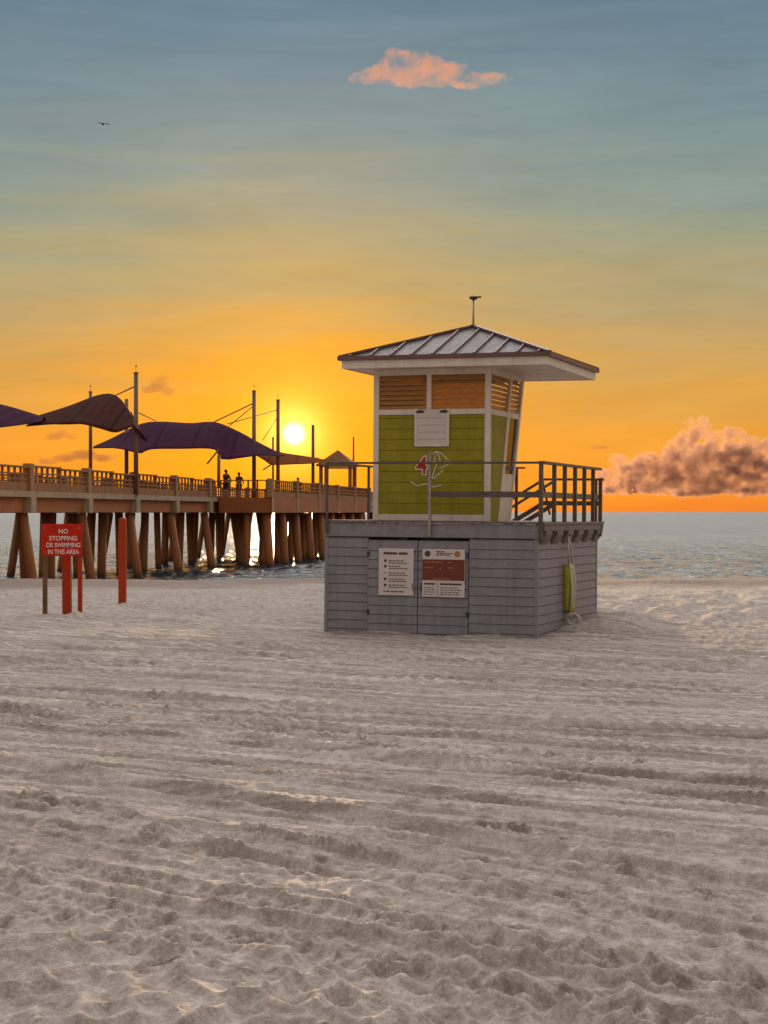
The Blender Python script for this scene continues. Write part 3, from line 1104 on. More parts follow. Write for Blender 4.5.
FX0, FX1, FY, BY, SY = -BW + .02, .09, -.075, BD - .15, BD + .05
post(FX0, FY, 1.80, RTOP - .02, .045)
post(-1.96, FY, 1.78, RTOP + .18, .05, 'steel')
post(FX1, FY, 1.74, RTOP + .03, .07)
rail((FX0, FY - .03, RTOP), (FX1 + .03, FY - .03, RTOP), .05, .04)
rail((-2.0, FY + .03, 2.54), (FX1 + .03, FY + .03, 2.54), .04, .105)
rail((FX0, FY + .03, RTOP - .09), (-3.40, FY + .03, RTOP - .09), .03, .03)
rail((FX0, FY - .03, RTOP), (FX0, BY, RTOP), .05, .04)
for y in (2.1, 4.2):
    post(FX0, y, DZ, RTOP - .02, .045)
for y in (.78, 1.56, 2.36, 3.12, 3.86):
    post(FX1 + .02, y, 1.88, RTOP + .0, .07)
rail((FX1 + .02, FY - .03, RTOP + .005), (FX1 + .02, BY, RTOP + .005), .10, .05)
rail((FX1 + .0, FY, 2.54), (FX1 + .0, BY, 2.54), .04, .105)
rail((FX1 - .05, FY + .1, 3.0), (FX1 - .05, .75, 2.2), .03, .045)
post(FX1 + .035, BY, 1.76, 2.93, .07)
post(FX1 - .06, BY, 1.9, 2.9, .06)
rail((-1.10, BY, 2.90), (FX1 + .10, BY, 2.90), .09, .045)
rail((-1.10, BY, 2.42), (FX1 + .05, BY, 2.42), .04, .09)
post(-1.10, BY, DZ, 2.9, .06)
# small corner shelf rail beside the cabin
post(-1.42, 3.75, DZ, 3.1, .055)
rail((-1.66, 3.75, 3.115), (-1.25, 3.75, 3.115), .10, .035)
# stair down the rear of the deck, behind the base
stp = MB()
for k in range(9):
    x = -1.15 - k * .33
    z = DZ - .2 * (k + 1)
    stp.box(x - .33, x, SY + .01, SY + .90, z - .045, z)
stp.build_each('stair_tread', M['deckwood'], tower)
sl_ = MB()
for y in (SY, SY + .95):
    sl_.bar((-1.1, y, DZ - .1), (-1.1 - 3.2, y, DZ - .1 - 1.94), .05, .2)
sl_.build_each('stair_stringer', M['deckwood'], tower)
for y in (SY, SY + .95):
    rail((-1.1, y, 2.90), (-4.3, y, .96), .06, .05)
    rail((-1.1, y, 2.42), (-4.3, y, .48), .04, .09)
    post(-4.3, y, -.1, 1.0, .06)
    post(-2.7, y, 1.0, 1.96, .06)

# number and umbrella emblem on the green wall
EY = CY0 - .008


def wallM(x, z, y=EY):
    return Matrix.Translation((x, y, z)) @ Matrix.Rotation(R(90), 4, 'X')


nb = text_mesh('4', .46, M['letter'], tower, wallM(-2.41, 3.06), 'number_outline', .002, bold=.022)
text_mesh('4', .46, M['redpost'], tower, wallM(-2.41, 3.06, EY - .004), 'number', .002, bold=.004)
em = MB()


def wl(pts, r=.009, cl=False):
    em.tube([(x + .17, EY, z) for x, z in pts], r, 6, cl)


arc = [(-2.44, 3.14), (-2.40, 3.27), (-2.30, 3.34), (-2.20, 3.30), (-2.10, 3.20), (-2.03, 3.12), (-2.14, 3.15), (-2.22, 3.11), (-2.32, 3.15), (-2.44, 3.14)]
wl(arc)
wl([(-2.30, 3.34), (-2.34, 3.22), (-2.32, 3.15)])
wl([(-2.30, 3.34), (-2.24, 3.22), (-2.22, 3.11)])
wl([(-2.28, 3.15), (-2.42, 2.74)])
wl([(-2.24, 3.02), (-2.06, 3.10)])
wl([(-2.36, 2.83), (-2.16, 3.00), (-2.18, 2.95)])
wl([(-2.80, 2.78), (-2.66, 2.70), (-2.50, 2.74), (-2.34, 2.68), (-2.2, 2.72)])
em.build('umbrella_emblem', M['letter'], tower)

# ------------------------------------------------------------------ boards fixed to the tower
TW = tower.matrix_world.copy()


def tower_thing(name, label, cat, loc, group=None):
    o = thing(name, label, cat, group=group)
    o.matrix_world = TW @ Matrix.Translation(loc)
    return o


nbd = tower_thing('notice_board', 'blank white notice board on the green cabin wall under the louvres', 'notice board', (-2.215, CY0 - .016, 3.78))
MB().box(-.31, .31, -.022, 0, -.33, .33).build('board', M['signwhite'], nbd, bevel=.005)
fb = MB()
fb.box(-.335, -.295, -.03, -.002, -.35, .35)
fb.box(.295, .335, -.03, -.002, -.35, .35)
fb.box(-.295, .295, -.03, -.002, -.35, -.31)
fb.build_each('board_frame', M['white'], nbd)
bl = MB()
for k in range(4):
    bl.box(-.28, .28, -.0245, -.020, -.22 + .13 * k, -.213 + .13 * k)
bl.build('groove', M['louvre'], nbd)
for s in (-1, 1):
    MB().prism([(s * .23 - .075, -.035, .27), (s * .23 + .075, -.035, .27), (s * .23 + .075, -.035, .31), (s * .23, -.035, .325), (s * .23 - .075, -.035, .30)], (0, .014, 0)).build('clip', M['dark'], nbd)

# rules sign
rs = tower_thing('rules_sign', 'white rules sign with dark heading and bullet rows on the left storage door', 'sign', (-2.60, -.040, 1.13))
MB().box(-.335, .335, -.02, 0, -.425, .425).build('board', M['signwhite'], rs, bevel=.006)
pr = MB()
pr.box(-.24, .02, -.0235, -.019, .315, .355)
pr.box(.05, .22, -.0235, -.019, .315, .355)
for zz, ln in ((.20, .19), (.10, .02), (-.02, .12), (-.13, .05), (-.24, .22)):
    lines = ((0, .30), (-.04, .34)) if zz != .10 else ((0, .20), (-.04, .32))
    for dz, w_ in lines:
        x = -.14
        rr = random.Random(int(zz * 100) + int(dz * 100))
        while x < -.14 + w_:
            q = rr.uniform(.025, .07)
            pr.box(x, min(x + q, .25), -.0235, -.019, zz + dz - .008, zz + dz + .009)
            x += q + .014
x = -.24
for q in (.05, .07, .03, .06, .06, .05, .08):
    pr.box(x, x + q - .012, -.0235, -.019, -.365, -.345)
    x += q
pr.build_rows('text_line', M['ink'], rs)
for zz in (.20, .10, -.02, -.13, -.24):
    r_ = .026 if zz != -.02 else .012
    MB().tube([(-.205, -.024, zz), (-.205, -.019, zz)], r_, 12).build('bullet', M['ink'], rs)

# beach conditions sign
bs = tower_thing('conditions_sign', 'beach conditions sign with red middle panel between white header and white footer', 'sign', (-1.70, -.040, 1.125))
MB().box(-.40, .40, -.02, 0, -.43, .43).build('board', M['signwhite'], bs, bevel=.006)
MB().box(-.395, .395, -.024, -.018, -.13, .245).build('red_panel', M['signred'], bs)
for x, mm in ((-.30, 'ink'), (.26, 'emblem')):
    MB().tube([(x, -.025, .345), (x, -.018, .345)], .055, 16).build('emblem', M[mm], bs)
pr = MB()
for zz, a, b in ((.385, -.14, .03), (.355, -.12, .13), (.325, -.14, .06)):
    x = a
    rr = random.Random(int(zz * 1000))
    while x < b:
        q = rr.uniform(.03, .08)
        pr.box(x, x + q, -.0235, -.018, zz - .009, zz + .009)
        x += q + .015
for xa, xb in ((-.36, -.16), (-.06, .34)):
    pr.box(xa, xb, -.0235, -.018, -.21, -.18)
    for zz in (-.26, -.30, -.34, -.38):
        x = xa
        rr = random.Random(int(zz * 1000) + int(xa * 100))
        while x < xb - .04:
            q = rr.uniform(.03, .08)
            pr.box(x, x + q, -.0235, -.018, zz - .006, zz + .006)
            x += q + .014
pr.box(-.115, -.108, -.0235, -.018, -.41, -.16)
pr.build_rows('text_line', M['ink'], bs, -.112)
pr = MB()
for zz, spans in ((.20, ((-.35, -.2), (-.18, -.05), (.08, .16))), (.10, ((-.35, -.19), (.08, .2))), (.08, ((-.07, -.03),)), (-.1, ((-.2, .1),))):
    for a, b in spans:
        x = a
        while x < b:
            pr.box(x, x + .03, -.028, -.023, zz - .016, zz + .012)
            x += .042
pr.build_rows('text_line', M['emblem'], bs, 0.0)

# rescue tube on the side wall
rt = tower_thing('rescue_tube', 'yellow green rescue tube hanging by its rope on the side wall of the base', 'rescue tube', (.085, 2.0, 1.14))
rt.scale = (1.12, 1.15, 1.06)
body = MB()
prof = []
for k in range(13):
    s = k / 12
    prof.append((.0, -.05 + .10 * s, .12 - s * .86))
body.tube(prof, [.06] + [.10] * 11 + [.06], 12)
bo = body.build('foam_tube', M['yellow'], rt, True)
stp_ = MB()
for y in (-.12, .10):
    stp_.tube([(.05, y, .14), (.085, y + .03, -.3), (.05, y + .06, -.80)], .022, 8)
stp_.build_each('webbing', M['rope'], rt, True)
ringm = MB()
for yy, zz in ((-.06, -.84), (.06, -.87)):
    ringm.tube([(.10 + .085 * math.cos(a), yy + .03 * math.cos(a), zz + .10 * math.sin(a)) for a in np.linspace(0, 2 * math.pi, 18)[:-1]], .022, 8, True)
ringm.build_each('ring', M['rope'], rt, True)
MB().tube([(.02, -.10, .62), (.03, -.13, .40), (.03, -.11, .14)], .014, 8).tube([(.02, -.10, .62), (.04, .03, .40), (.04, .09, .14)], .014, 8).build('rope', M['rope'], rt, True)
MB().tube([(-.03, -.10, .63), (.04, -.10, .63), (.05, -.10, .66)], .012, 8).build('hook', M['dark'], rt)

# ------------------------------------------------------------------ red beach sign and posts
sp = on_sand(62, 616)
bsn = thing('beach_sign', 'red no stopping or swimming sign on two wooden posts in the sand', 'sign', (sp[0], sp[1], 0))
u_ = sp[1] / F                        # metres for one pixel there
MB().box(-20.5 * u_, 20.5 * u_, -.025, .0, 60 * u_, 92 * u_).build('board', M['red'], bsn, bevel=.006)
for k, (s, hh) in enumerate((('NO', 84.5), ('STOPPING', 77.5), ('OR SWIMMING', 70.8), ('IN THIS AREA', 64.0))):
    text_mesh(s, 6.4 * u_, M['letter'], bsn, Matrix.Translation((1.5 * u_, -.028, hh * u_)) @ Matrix.Rotation(R(90), 4, 'X') @ Matrix.Scale(.80 if len(s) > 8 else .95, 4, (1, 0, 0)), 'lettering', .002, bold=.002)
for bx in (-17.3, 17.7):
    for bz in (64, 88):
        MB().tube([(bx * u_, -.034, bz * u_), (bx * u_, -.024, bz * u_)], .016, 8).build('bolt', M['steel'], bsn)
MB().box(-19.5 * u_, -15.2 * u_, .002, .09, -.3, 90 * u_).build('post', M['brownpost'], bsn, bevel=.006)
MB().box(15.6 * u_, 19.8 * u_, .002, .09, -.3, 90 * u_).build('post', M['redpost'], bsn, bevel=.006)


def red_post(px, py, wpx, hpx, label):
    q = on_sand(px, py)
    uu = q[1] / F
    o = thing('wooden_post', label, 'post', (q[0], q[1], 0), (R(random.uniform(-.8, .8)), R(random.uniform(-.9, .9)), R(random.uniform(-6, 6))), 'red posts on the sand')
    wd = wpx * uu
    MB().box(-wd / 2, wd / 2, -wd / 2, wd / 2, -.3, hpx * uu).build('shaft', M['redpost'], o, bevel=.012)
    top = MB()
    a = wd / 2 - .004
    z0 = hpx * uu + .001
    top.add([(-a, -a, z0), (a, -a, z0), (a, a, z0), (-a, a, z0), (0, 0, z0 + .05)], [(0, 1, 2, 3), (0, 1, 4), (1, 2, 4), (2, 3, 4), (3, 0, 4)])
    top.build('cap', M['redpost'], o)
    return o


red_post(67.2, 615, 8.6, 72, 'thick red wooden post standing right behind the red sign board')
red_post(122.4, 603, 7.2, 84, 'red wooden post standing alone on the sand in front of the pier')

# ------------------------------------------------------------------ pier
PD = Vector((.142, .9899, 0)).normalized()
PN = Vector((PD.y, -PD.x, 0))         # towards the camera side
P0 = Vector((-14.1, 67, 0))
PW = 6.2                              # width
pier = thing('fishing_pier', 'long brown fishing pier on concrete piles running out over the sea', 'pier', (P0.x, P0.y, 0), (0, 0, math.atan2(PD.y, PD.x)))
# local: x along the pier, y to the left (away from the camera side), z up
DECK = 3.03
T0, T1 = -26.0, 130.0
BAY = 7.3


def prj_t(px):
    """distance along the near face of the pier that is seen at column px"""
    s = (px - 384) / F
    return (s * P0.y - P0.x) / (PD.x - s * PD.y)


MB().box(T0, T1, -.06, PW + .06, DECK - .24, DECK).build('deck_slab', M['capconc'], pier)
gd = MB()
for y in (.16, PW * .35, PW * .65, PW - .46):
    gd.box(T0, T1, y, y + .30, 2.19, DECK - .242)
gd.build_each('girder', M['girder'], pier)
bents = [prj_t(31) + BAY * k for k in range(-3, 16)]
bents = [b_ for b_ in bents if b_ < T1]
HEAD0, HEAD1, HEADW = prj_t(217), prj_t(330), 3.2     # wider platform towards the head


def pile(x, y, top=2.18, lean=(0, 0), r=.24):
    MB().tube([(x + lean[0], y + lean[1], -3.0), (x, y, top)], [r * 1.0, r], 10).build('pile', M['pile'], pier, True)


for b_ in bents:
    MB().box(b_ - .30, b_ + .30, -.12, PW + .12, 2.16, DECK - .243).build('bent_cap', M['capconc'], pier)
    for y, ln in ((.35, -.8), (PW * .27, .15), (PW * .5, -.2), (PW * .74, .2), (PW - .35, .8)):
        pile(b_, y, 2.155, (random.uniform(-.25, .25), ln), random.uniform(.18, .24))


def picket_panel(m, xa, xb, y, z0, z1):
    L = xb - xa
    n = max(2, int(L / .58))
    for k in range(n + 1):
        x = xa + L * k / n
        m.box(x - .05, x + .05, y - .04, y + .04, z0, z1 - .07)
    for zz, hh in ((.17, .17), (.48, .03), (.69, .03)):
        z = z0 + (z1 - z0) * zz
        m.box(xa, xb, y - .075, y - .042, z - hh, z + hh)


RT = 4.06
for y in (.10, PW - .10):
    near = y < 1
    bl_ = [T0] + bents + [T1]
    for i in range(len(bl_) - 1):
        xa, xb = bl_[i] + .24, bl_[i + 1] - .24
        if near and xb > HEAD0 and xa < HEAD1:
            xb2 = HEAD0 - .1
            if xa > HEAD0 or xb2 - xa < 1:
                continue
            xb = xb2
        mid = (xa + xb) / 2
        m = MB()
        picket_panel(m, xa, mid - .12, y, DECK, RT)
        picket_panel(m, mid + .12, xb, y, DECK, RT - .05)
        m.box(mid - .10, mid + .10, y - .08, y + .08, DECK, RT + .02)
        rl = m.build('railing', M['pierail'], pier)
        tr_ = MB()
        tr_.box(xa, mid - .12, y - .16, y + .10, RT - .069, RT)
        tr_.box(mid + .12, xb, y - .16, y + .10, RT - .119, RT - .05)
        tr_.build_each('top_rail', M['pierail'], rl)
    for b_ in bents:
        if near and HEAD0 - .3 < b_ < HEAD1:
            continue
        MB().box(b_ - .22, b_ + .22, y - .17, y + .17, DECK, RT + .07).build('railing_pier', M['concrete'], pier, bevel=.02)

# wider platform on the near side
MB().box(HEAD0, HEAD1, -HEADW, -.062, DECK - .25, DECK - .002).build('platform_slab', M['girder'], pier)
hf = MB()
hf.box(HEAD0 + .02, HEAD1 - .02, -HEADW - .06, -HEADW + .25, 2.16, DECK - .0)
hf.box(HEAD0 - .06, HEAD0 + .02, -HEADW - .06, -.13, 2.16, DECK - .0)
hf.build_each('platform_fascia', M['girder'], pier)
hl = [HEAD0 + (HEAD1 - HEAD0) * k / 5 for k in range(6)]
for xa, xb in zip(hl, hl[1:]):
    hr = MB()
    picket_panel(hr, xa + .2, xb - .2, -HEADW + .05, DECK, RT)
    rl = hr.build('railing', M['pierail'], pier)
    MB().box(xa + .2, xb - .2, -HEADW - .02, -HEADW + .14, RT - .069, RT).build('top_rail', M['pierail'], rl)
hr = MB()
for k in range(6):
    y = -HEADW + .3 + k * (HEADW - .5) / 5
    hr.box(HEAD0 + .05, HEAD0 + .13, y - .05, y + .05, DECK, RT - .07)
hr.box(HEAD0 + .02, HEAD0 + .16, -HEADW + .2, -.2, RT - .069, RT)
hr.box(HEAD0 + .05, HEAD0 + .10, -HEADW + .2, -.2, DECK + .4, DECK + .5)
hr.build('railing', M['pierail'], pier)
for xa in hl:
    MB().box(xa - .2, xa + .2, -HEADW - .09, -HEADW + .22, DECK + .002, RT + .07).build('railing_pier', M['concrete'], pier, bevel=.02)
    MB().box(xa - .2, xa + .2, -HEADW - .10, -HEADW - .062, 2.17, DECK - .002).build('bent_cap', M['capconc'], pier)
x = HEAD0 + .5
while x < HEAD1:
    MB().box(x - .22, x + .22, -HEADW, -.14, 2.15, DECK - .252).build('bent_cap', M['capconc'], pier)
    pile(x, -HEADW + .4, 2.145, (random.uniform(-.2, .2), -.35), .25)
    pile(x, -HEADW + 1.5, 2.145, (random.uniform(-.2, .2), .1), .22)
    x += 4.3


def pt(t, y, z):
    """pier coordinates to world"""
    v = P0 + PD * t - PN * y
    return Vector((v.x, v.y, z))


def pier_at(px, y):
    """t where the line at offset y across the pier is seen at column px"""
    s = (px - 384) / F
    q = P0 - PN * y
    return (s * q.y - q.x) / (PD.x - s * PD.y)


# ------------------------------------------------------------------ shade sails with their masts
def mast_part(par, px, top_py, y, r=.11, cap=True):
    t_ = pier_at(px, y)
    b = pt(t_, y, DECK)
    zt = CAM_H + (512 - top_py) / F * b.y
    loc = par.location
    a = Vector((b.x, b.y, DECK - .0)) - loc
    c = Vector((b.x, b.y, zt)) - loc
    m = MB()
    m.tube([a, c], [r, r * .92], 12)
    mo = m.build('mast', M['pole'], par, True)
    if cap:
        k = MB()
        k.tube([c, c + Vector((0, 0, .03))], r * 1.15, 12)
        k.tube([c, c + Vector((0, 0, .34))], .014, 6)
        k.tube([c + Vector((0, 0, .30)), c + Vector((0, 0, .36))], [.02, .05], 8)
        k.build('finial', M['dark'], mo)
    m = MB()
    m.box(a.x - r * 1.8, a.x + r * 1.8, a.y - r * 1.8, a.y + r * 1.8, a.z, a.z + .05)
    m.build('base_plate', M['pole'], mo)
    return c + loc


def loft_sail(par, curves, m, n=28, edge=True):
    """curves: list of (pixel polyline, distance along list); lofted into one cloth"""
    rowsp = []
    for pts in curves:
        P3 = [at(*q) for q in pts]
        seg = [0]
        for a, b in zip(P3, P3[1:]):
            seg.append(seg[-1] + (b - a).length)
        row = []
        for k in range(n + 1):
            s = seg[-1] * k / n
            i = max(j for j in range(len(P3) - 1) if seg[j] <= s + 1e-9)
            f_ = (s - seg[i]) / max(1e-6, seg[i + 1] - seg[i])
            # smooth curve through the measured points
            p0, p1, p2, p3 = P3[max(i - 1, 0)], P3[i], P3[i + 1], P3[min(i + 2, len(P3) - 1)]
            row.append(0.5 * ((2 * p1) + (p2 - p0) * f_ + (2 * p0 - 5 * p1 + 4 * p2 - p3) * f_ ** 2 + (3 * p1 - p0 - 3 * p2 + p3) * f_ ** 3))
        rowsp.append(row)
    K = 8
    full = []
    for i in range(len(rowsp) - 1):
        for k in range(K):
            f_ = k / K
            p0, p1, p2, p3 = rowsp[max(i - 1, 0)], rowsp[i], rowsp[i + 1], rowsp[min(i + 2, len(rowsp) - 1)]
            full.append([0.5 * ((2 * b) + (c_ - a) * f_ + (2 * a - 5 * b + 4 * c_ - d) * f_ ** 2 + (3 * b - a - 3 * c_ + d) * f_ ** 3)
                         for a, b, c_, d in zip(p0, p1, p2, p3)])
    full.append(rowsp[-1])
    mb = MB()
    loc = par.location
    vs = [p - loc for row in full for p in row]
    nn = n + 1
    fs = [(r * nn + c_, r * nn + c_ + 1, (r + 1) * nn + c_ + 1, (r + 1) * nn + c_) for r in range(len(full) - 1) for c_ in range(n)]
    mb.add(vs, fs)
    o = mb.build('canopy', m, par, True)
    sm = o.modifiers.new('thickness', 'SOLIDIFY')
    sm.thickness = .02
    hem = MB()
    hem.tube([p - loc for p in full[0]], .03, 6)
    hem.tube([p - loc for p in full[-1]], .03, 6)
    hem.build_each('hem', m, o, True)
    return o


def cable(par, a, b, r=.02, nm='stay'):
    loc = par.location
    MB().tube([Vector(a) - loc, Vector(b) - loc], r, 6).build(nm, M['pole'], par, True)


SG = 'shade sails over the pier'
# far left sail, cut by the picture's edge
sA = thing('shade_sail', 'violet blue shade sail at the left edge of the picture over the pier', 'shade sail', at(0, 478, 72), group=SG)
loft_sail(sA, [[(-70, 430, 80), (-30, 412, 80), (0, 410, 80), (22, 414, 81), (46, 419, 82)],
               [(-70, 418, 76), (-35, 398, 76), (-2, 404, 77), (18, 409, 78), (44, 417, 80)],
               [(-75, 438, 70), (-30, 430, 71), (0, 427, 72), (24, 424, 75), (42, 421, 78)]], M['sail_purple'])
tA = mast_part(sA, -60, 375, .35)
cable(sA, tA - Vector((0, 0, .2)), at(-35, 398, 76))

sB = thing('shade_sail', 'plum brown peaked shade sail tied to the tallest mast on the pier', 'shade sail', at(136, 495, 81.7), group=SG)
loft_sail(sB, [[(28, 422, 88), (60, 424, 90), (88, 423, 92), (112, 420, 93), (138, 428, 92)],
               [(36, 416, 84), (68, 406, 86), (100, 394.5, 88), (117, 396, 88), (131, 414, 87), (141, 438, 86)],
               [(26, 426, 80), (50, 424, 80), (80, 423.5, 80), (100, 428, 80), (116, 432, 80), (134, 427, 81), (147, 441, 82)]], M['sail_brown'])
tB = mast_part(sB, 136, 373, -.05, .115)
tB2 = mast_part(sB, 90.5, 392, PW - .5, .10)
cable(sB, tB - Vector((0, 0, .62)), at(116, 395, 88), .035)
cable(sB, tB2 - Vector((0, 0, .3)), at(104, 394, 88), .02)
cable(sB, at(131, 412, 84), at(142, 437, 85), .035)

sC = thing('shade_sail', 'wide violet shade sail in the middle, the longest of the sails', 'shade sail', at(254, 483, 106), group=SG)
loft_sail(sC, [[(100, 444, 108), (140, 440, 110), (180, 438, 114), (220, 440, 118), (270, 452, 122)],
               [(94, 446, 100), (112, 438, 101), (140, 424, 102), (160, 421.5, 103), (190, 423, 104), (215, 422, 106), (238, 431, 108), (262, 444, 110), (284, 455, 112)],
               [(93, 448, 95), (118, 448, 95), (140, 453, 95), (150, 449, 96), (180, 448.5, 97), (214, 449, 99), (222, 459, 100), (245, 457, 101), (262, 455, 102), (280, 456, 105)]], M['sail_purple'])
tC = mast_part(sC, 254, 391, -.3, .13)
tC2 = mast_part(sC, 278, 400, -.3, .13)
tC3 = mast_part(sC, 126.5, 399, PW - .4, .12, False)
cable(sC, tC - Vector((0, 0, .75)), at(214, 422, 106), .04)
cable(sC, tC - Vector((0, 0, .9)), at(229, 426, 107), .03)
cable(sC, tC2 - Vector((0, 0, .65)), at(227, 424, 106), .03)
cable(sC, tC2 - Vector((0, 0, 1.1)), at(263, 440, 110), .03)
cable(sC, at(139, 413, 98), at(156, 421, 103), .03)
m = MB()
q0, q1 = at(218.5, 488, 99), at(219, 455, 99)
m.tube([q0 - sC.location, q1 - sC.location], .10, 10)
m.build('mast', M['pole'], sC, True)
cable(sC, at(218.5, 450, 99), at(207, 464, 99), .05, 'bracket')

sD = thing('shade_sail', 'glare tinted orange shade sail low beneath the sun beside the pavilion', 'shade sail', at(313, 488, 127), group=SG)
loft_sail(sD, [[(262, 452, 134), (285, 456, 134), (318, 458, 134)],
               [(257, 452, 126), (270, 450, 126), (284, 453, 127), (304, 456, 128), (322, 459, 129)],
               [(256, 455, 120), (266, 461, 120), (272, 464.5, 120), (296, 464, 121), (314, 463, 122), (326, 460, 124)]], M['sail_glare'])
mast_part(sD, 313, 425, .1, .13, False)
mast_part(sD, 273, 437, PW - .4, .09, False)
cable(sD, at(272, 464, 120), at(263, 470, 120), .05, 'bracket')

# ------------------------------------------------------------------ pavilion at the pier head
HY = 136.0
pv = thing('pavilion', 'orange brown hip roofed pavilion on the pier beside the tower', 'pavilion', (at(338, 500, HY).x, HY, DECK), (0, 0, math.atan2(PD.y, PD.x)))
s1 = HY / F
hw = 19 * s1
ez = (CAM_H + 47 * s1) - DECK
az = (CAM_H + 62 * s1) - DECK
rfm = MB()
vs = [(-hw, -hw, ez), (hw, -hw, ez), (hw, hw, ez), (-hw, hw, ez), (0, 0, az), (-hw, -hw, ez - .12), (hw, -hw, ez - .12), (hw, hw, ez - .12), (-hw, hw, ez - .12)]
rfm.add(vs, [(0, 1, 4), (1, 2, 4), (2, 3, 4), (3, 0, 4), (8, 7, 6, 5), (0, 5, 6, 1), (1, 6, 7, 2), (2, 7, 8, 3), (3, 8, 5, 0)])
rfm.build('roof', M['hutroof'], pv)
for x in (-1, 1):
    for y in (-1, 1):
        MB().box(x * (hw - .35) - .13, x * (hw - .35) + .13, y * (hw - .35) - .13, y * (hw - .35) + .13, 0, ez - .122).build('pavilion_post', M['pierail'], pv)
bb = MB()
e_ = hw - .35
bb.box(-e_, e_, -e_ - .08, -e_ + .08, .9, 1.05)
bb.box(-e_, e_, e_ - .08, e_ + .08, .9, 1.05)
bb.box(-e_ - .08, -e_ + .08, -e_ + .081, e_ - .081, .9, 1.05)
bb.box(e_ - .08, e_ + .08, -e_ + .081, e_ - .081, .9, 1.05)
bb.build_each('rail', M['pierail'], pv)

t_ = pier_at(353.5, .3)
b_ = pt(t_, .3, DECK)
lp = thing('pole', 'thin bare pole on the pier just right of the pavilion roof', 'pole', b_)
MB().tube([(0, 0, 0), (0, 0, CAM_H + 75 * b_.y / F - DECK)], [.11, .07], 10).build('shaft', M['pole'], lp, True)
MB().box(-.2, .2, -.2, .2, 0, .06).build('base_plate', M['pole'], lp)


# ------------------------------------------------------------------ people at the pier rail
def skin_chain(name, joints, edges, m, parent, sub=1):
    me = bpy.data.meshes.new(name)
    me.from_pydata([j[:3] for j in joints], edges, [])
    o = bpy.data.objects.new(name, me)
    COL.objects.link(o)
    if parent:
        o.parent = parent
    me.materials.append(m)
    md = o.modifiers.new('skin', 'SKIN')
    md.use_smooth_shade = True
    for v, j in zip(me.skin_vertices[0].data if me.skin_vertices else [], joints):
        v.radius = (j[3], j[4] if len(j) > 4 else j[3])
    if me.skin_vertices:
        me.skin_vertices[0].data[0].use_root = True
    s = o.modifiers.new('sub', 'SUBSURF')
    s.levels = s.render_levels = sub
    return o


def ensure_skin(me):
    if not me.skin_vertices:
        bm = bmesh.new()
        bm.from_mesh(me)
        bm.verts.layers.skin.verify()
        bm.to_mesh(me)
        bm.free()


_sc = skin_chain


def skin_chain(name, joints, edges, m, parent, sub=1):
    me = bpy.data.meshes.new(name)
    me.from_pydata([j[:3] for j in joints], edges, [])
    ensure_skin(me)
    for v, j in zip(me.skin_vertices[0].data, joints):
        v.radius = (j[3], j[4] if len(j) > 4 else j[3])
    me.skin_vertices[0].data[0].use_root = True
    me.materials.append(m)
    o = bpy.data.objects.new(name, me)
    COL.objects.link(o)
    o.parent = parent
    md = o.modifiers.new('skin', 'SKIN')
    md.use_smooth_shade = True
    s = o.modifiers.new('sub', 'SUBSURF')
    s.levels = s.render_levels = sub
    return o


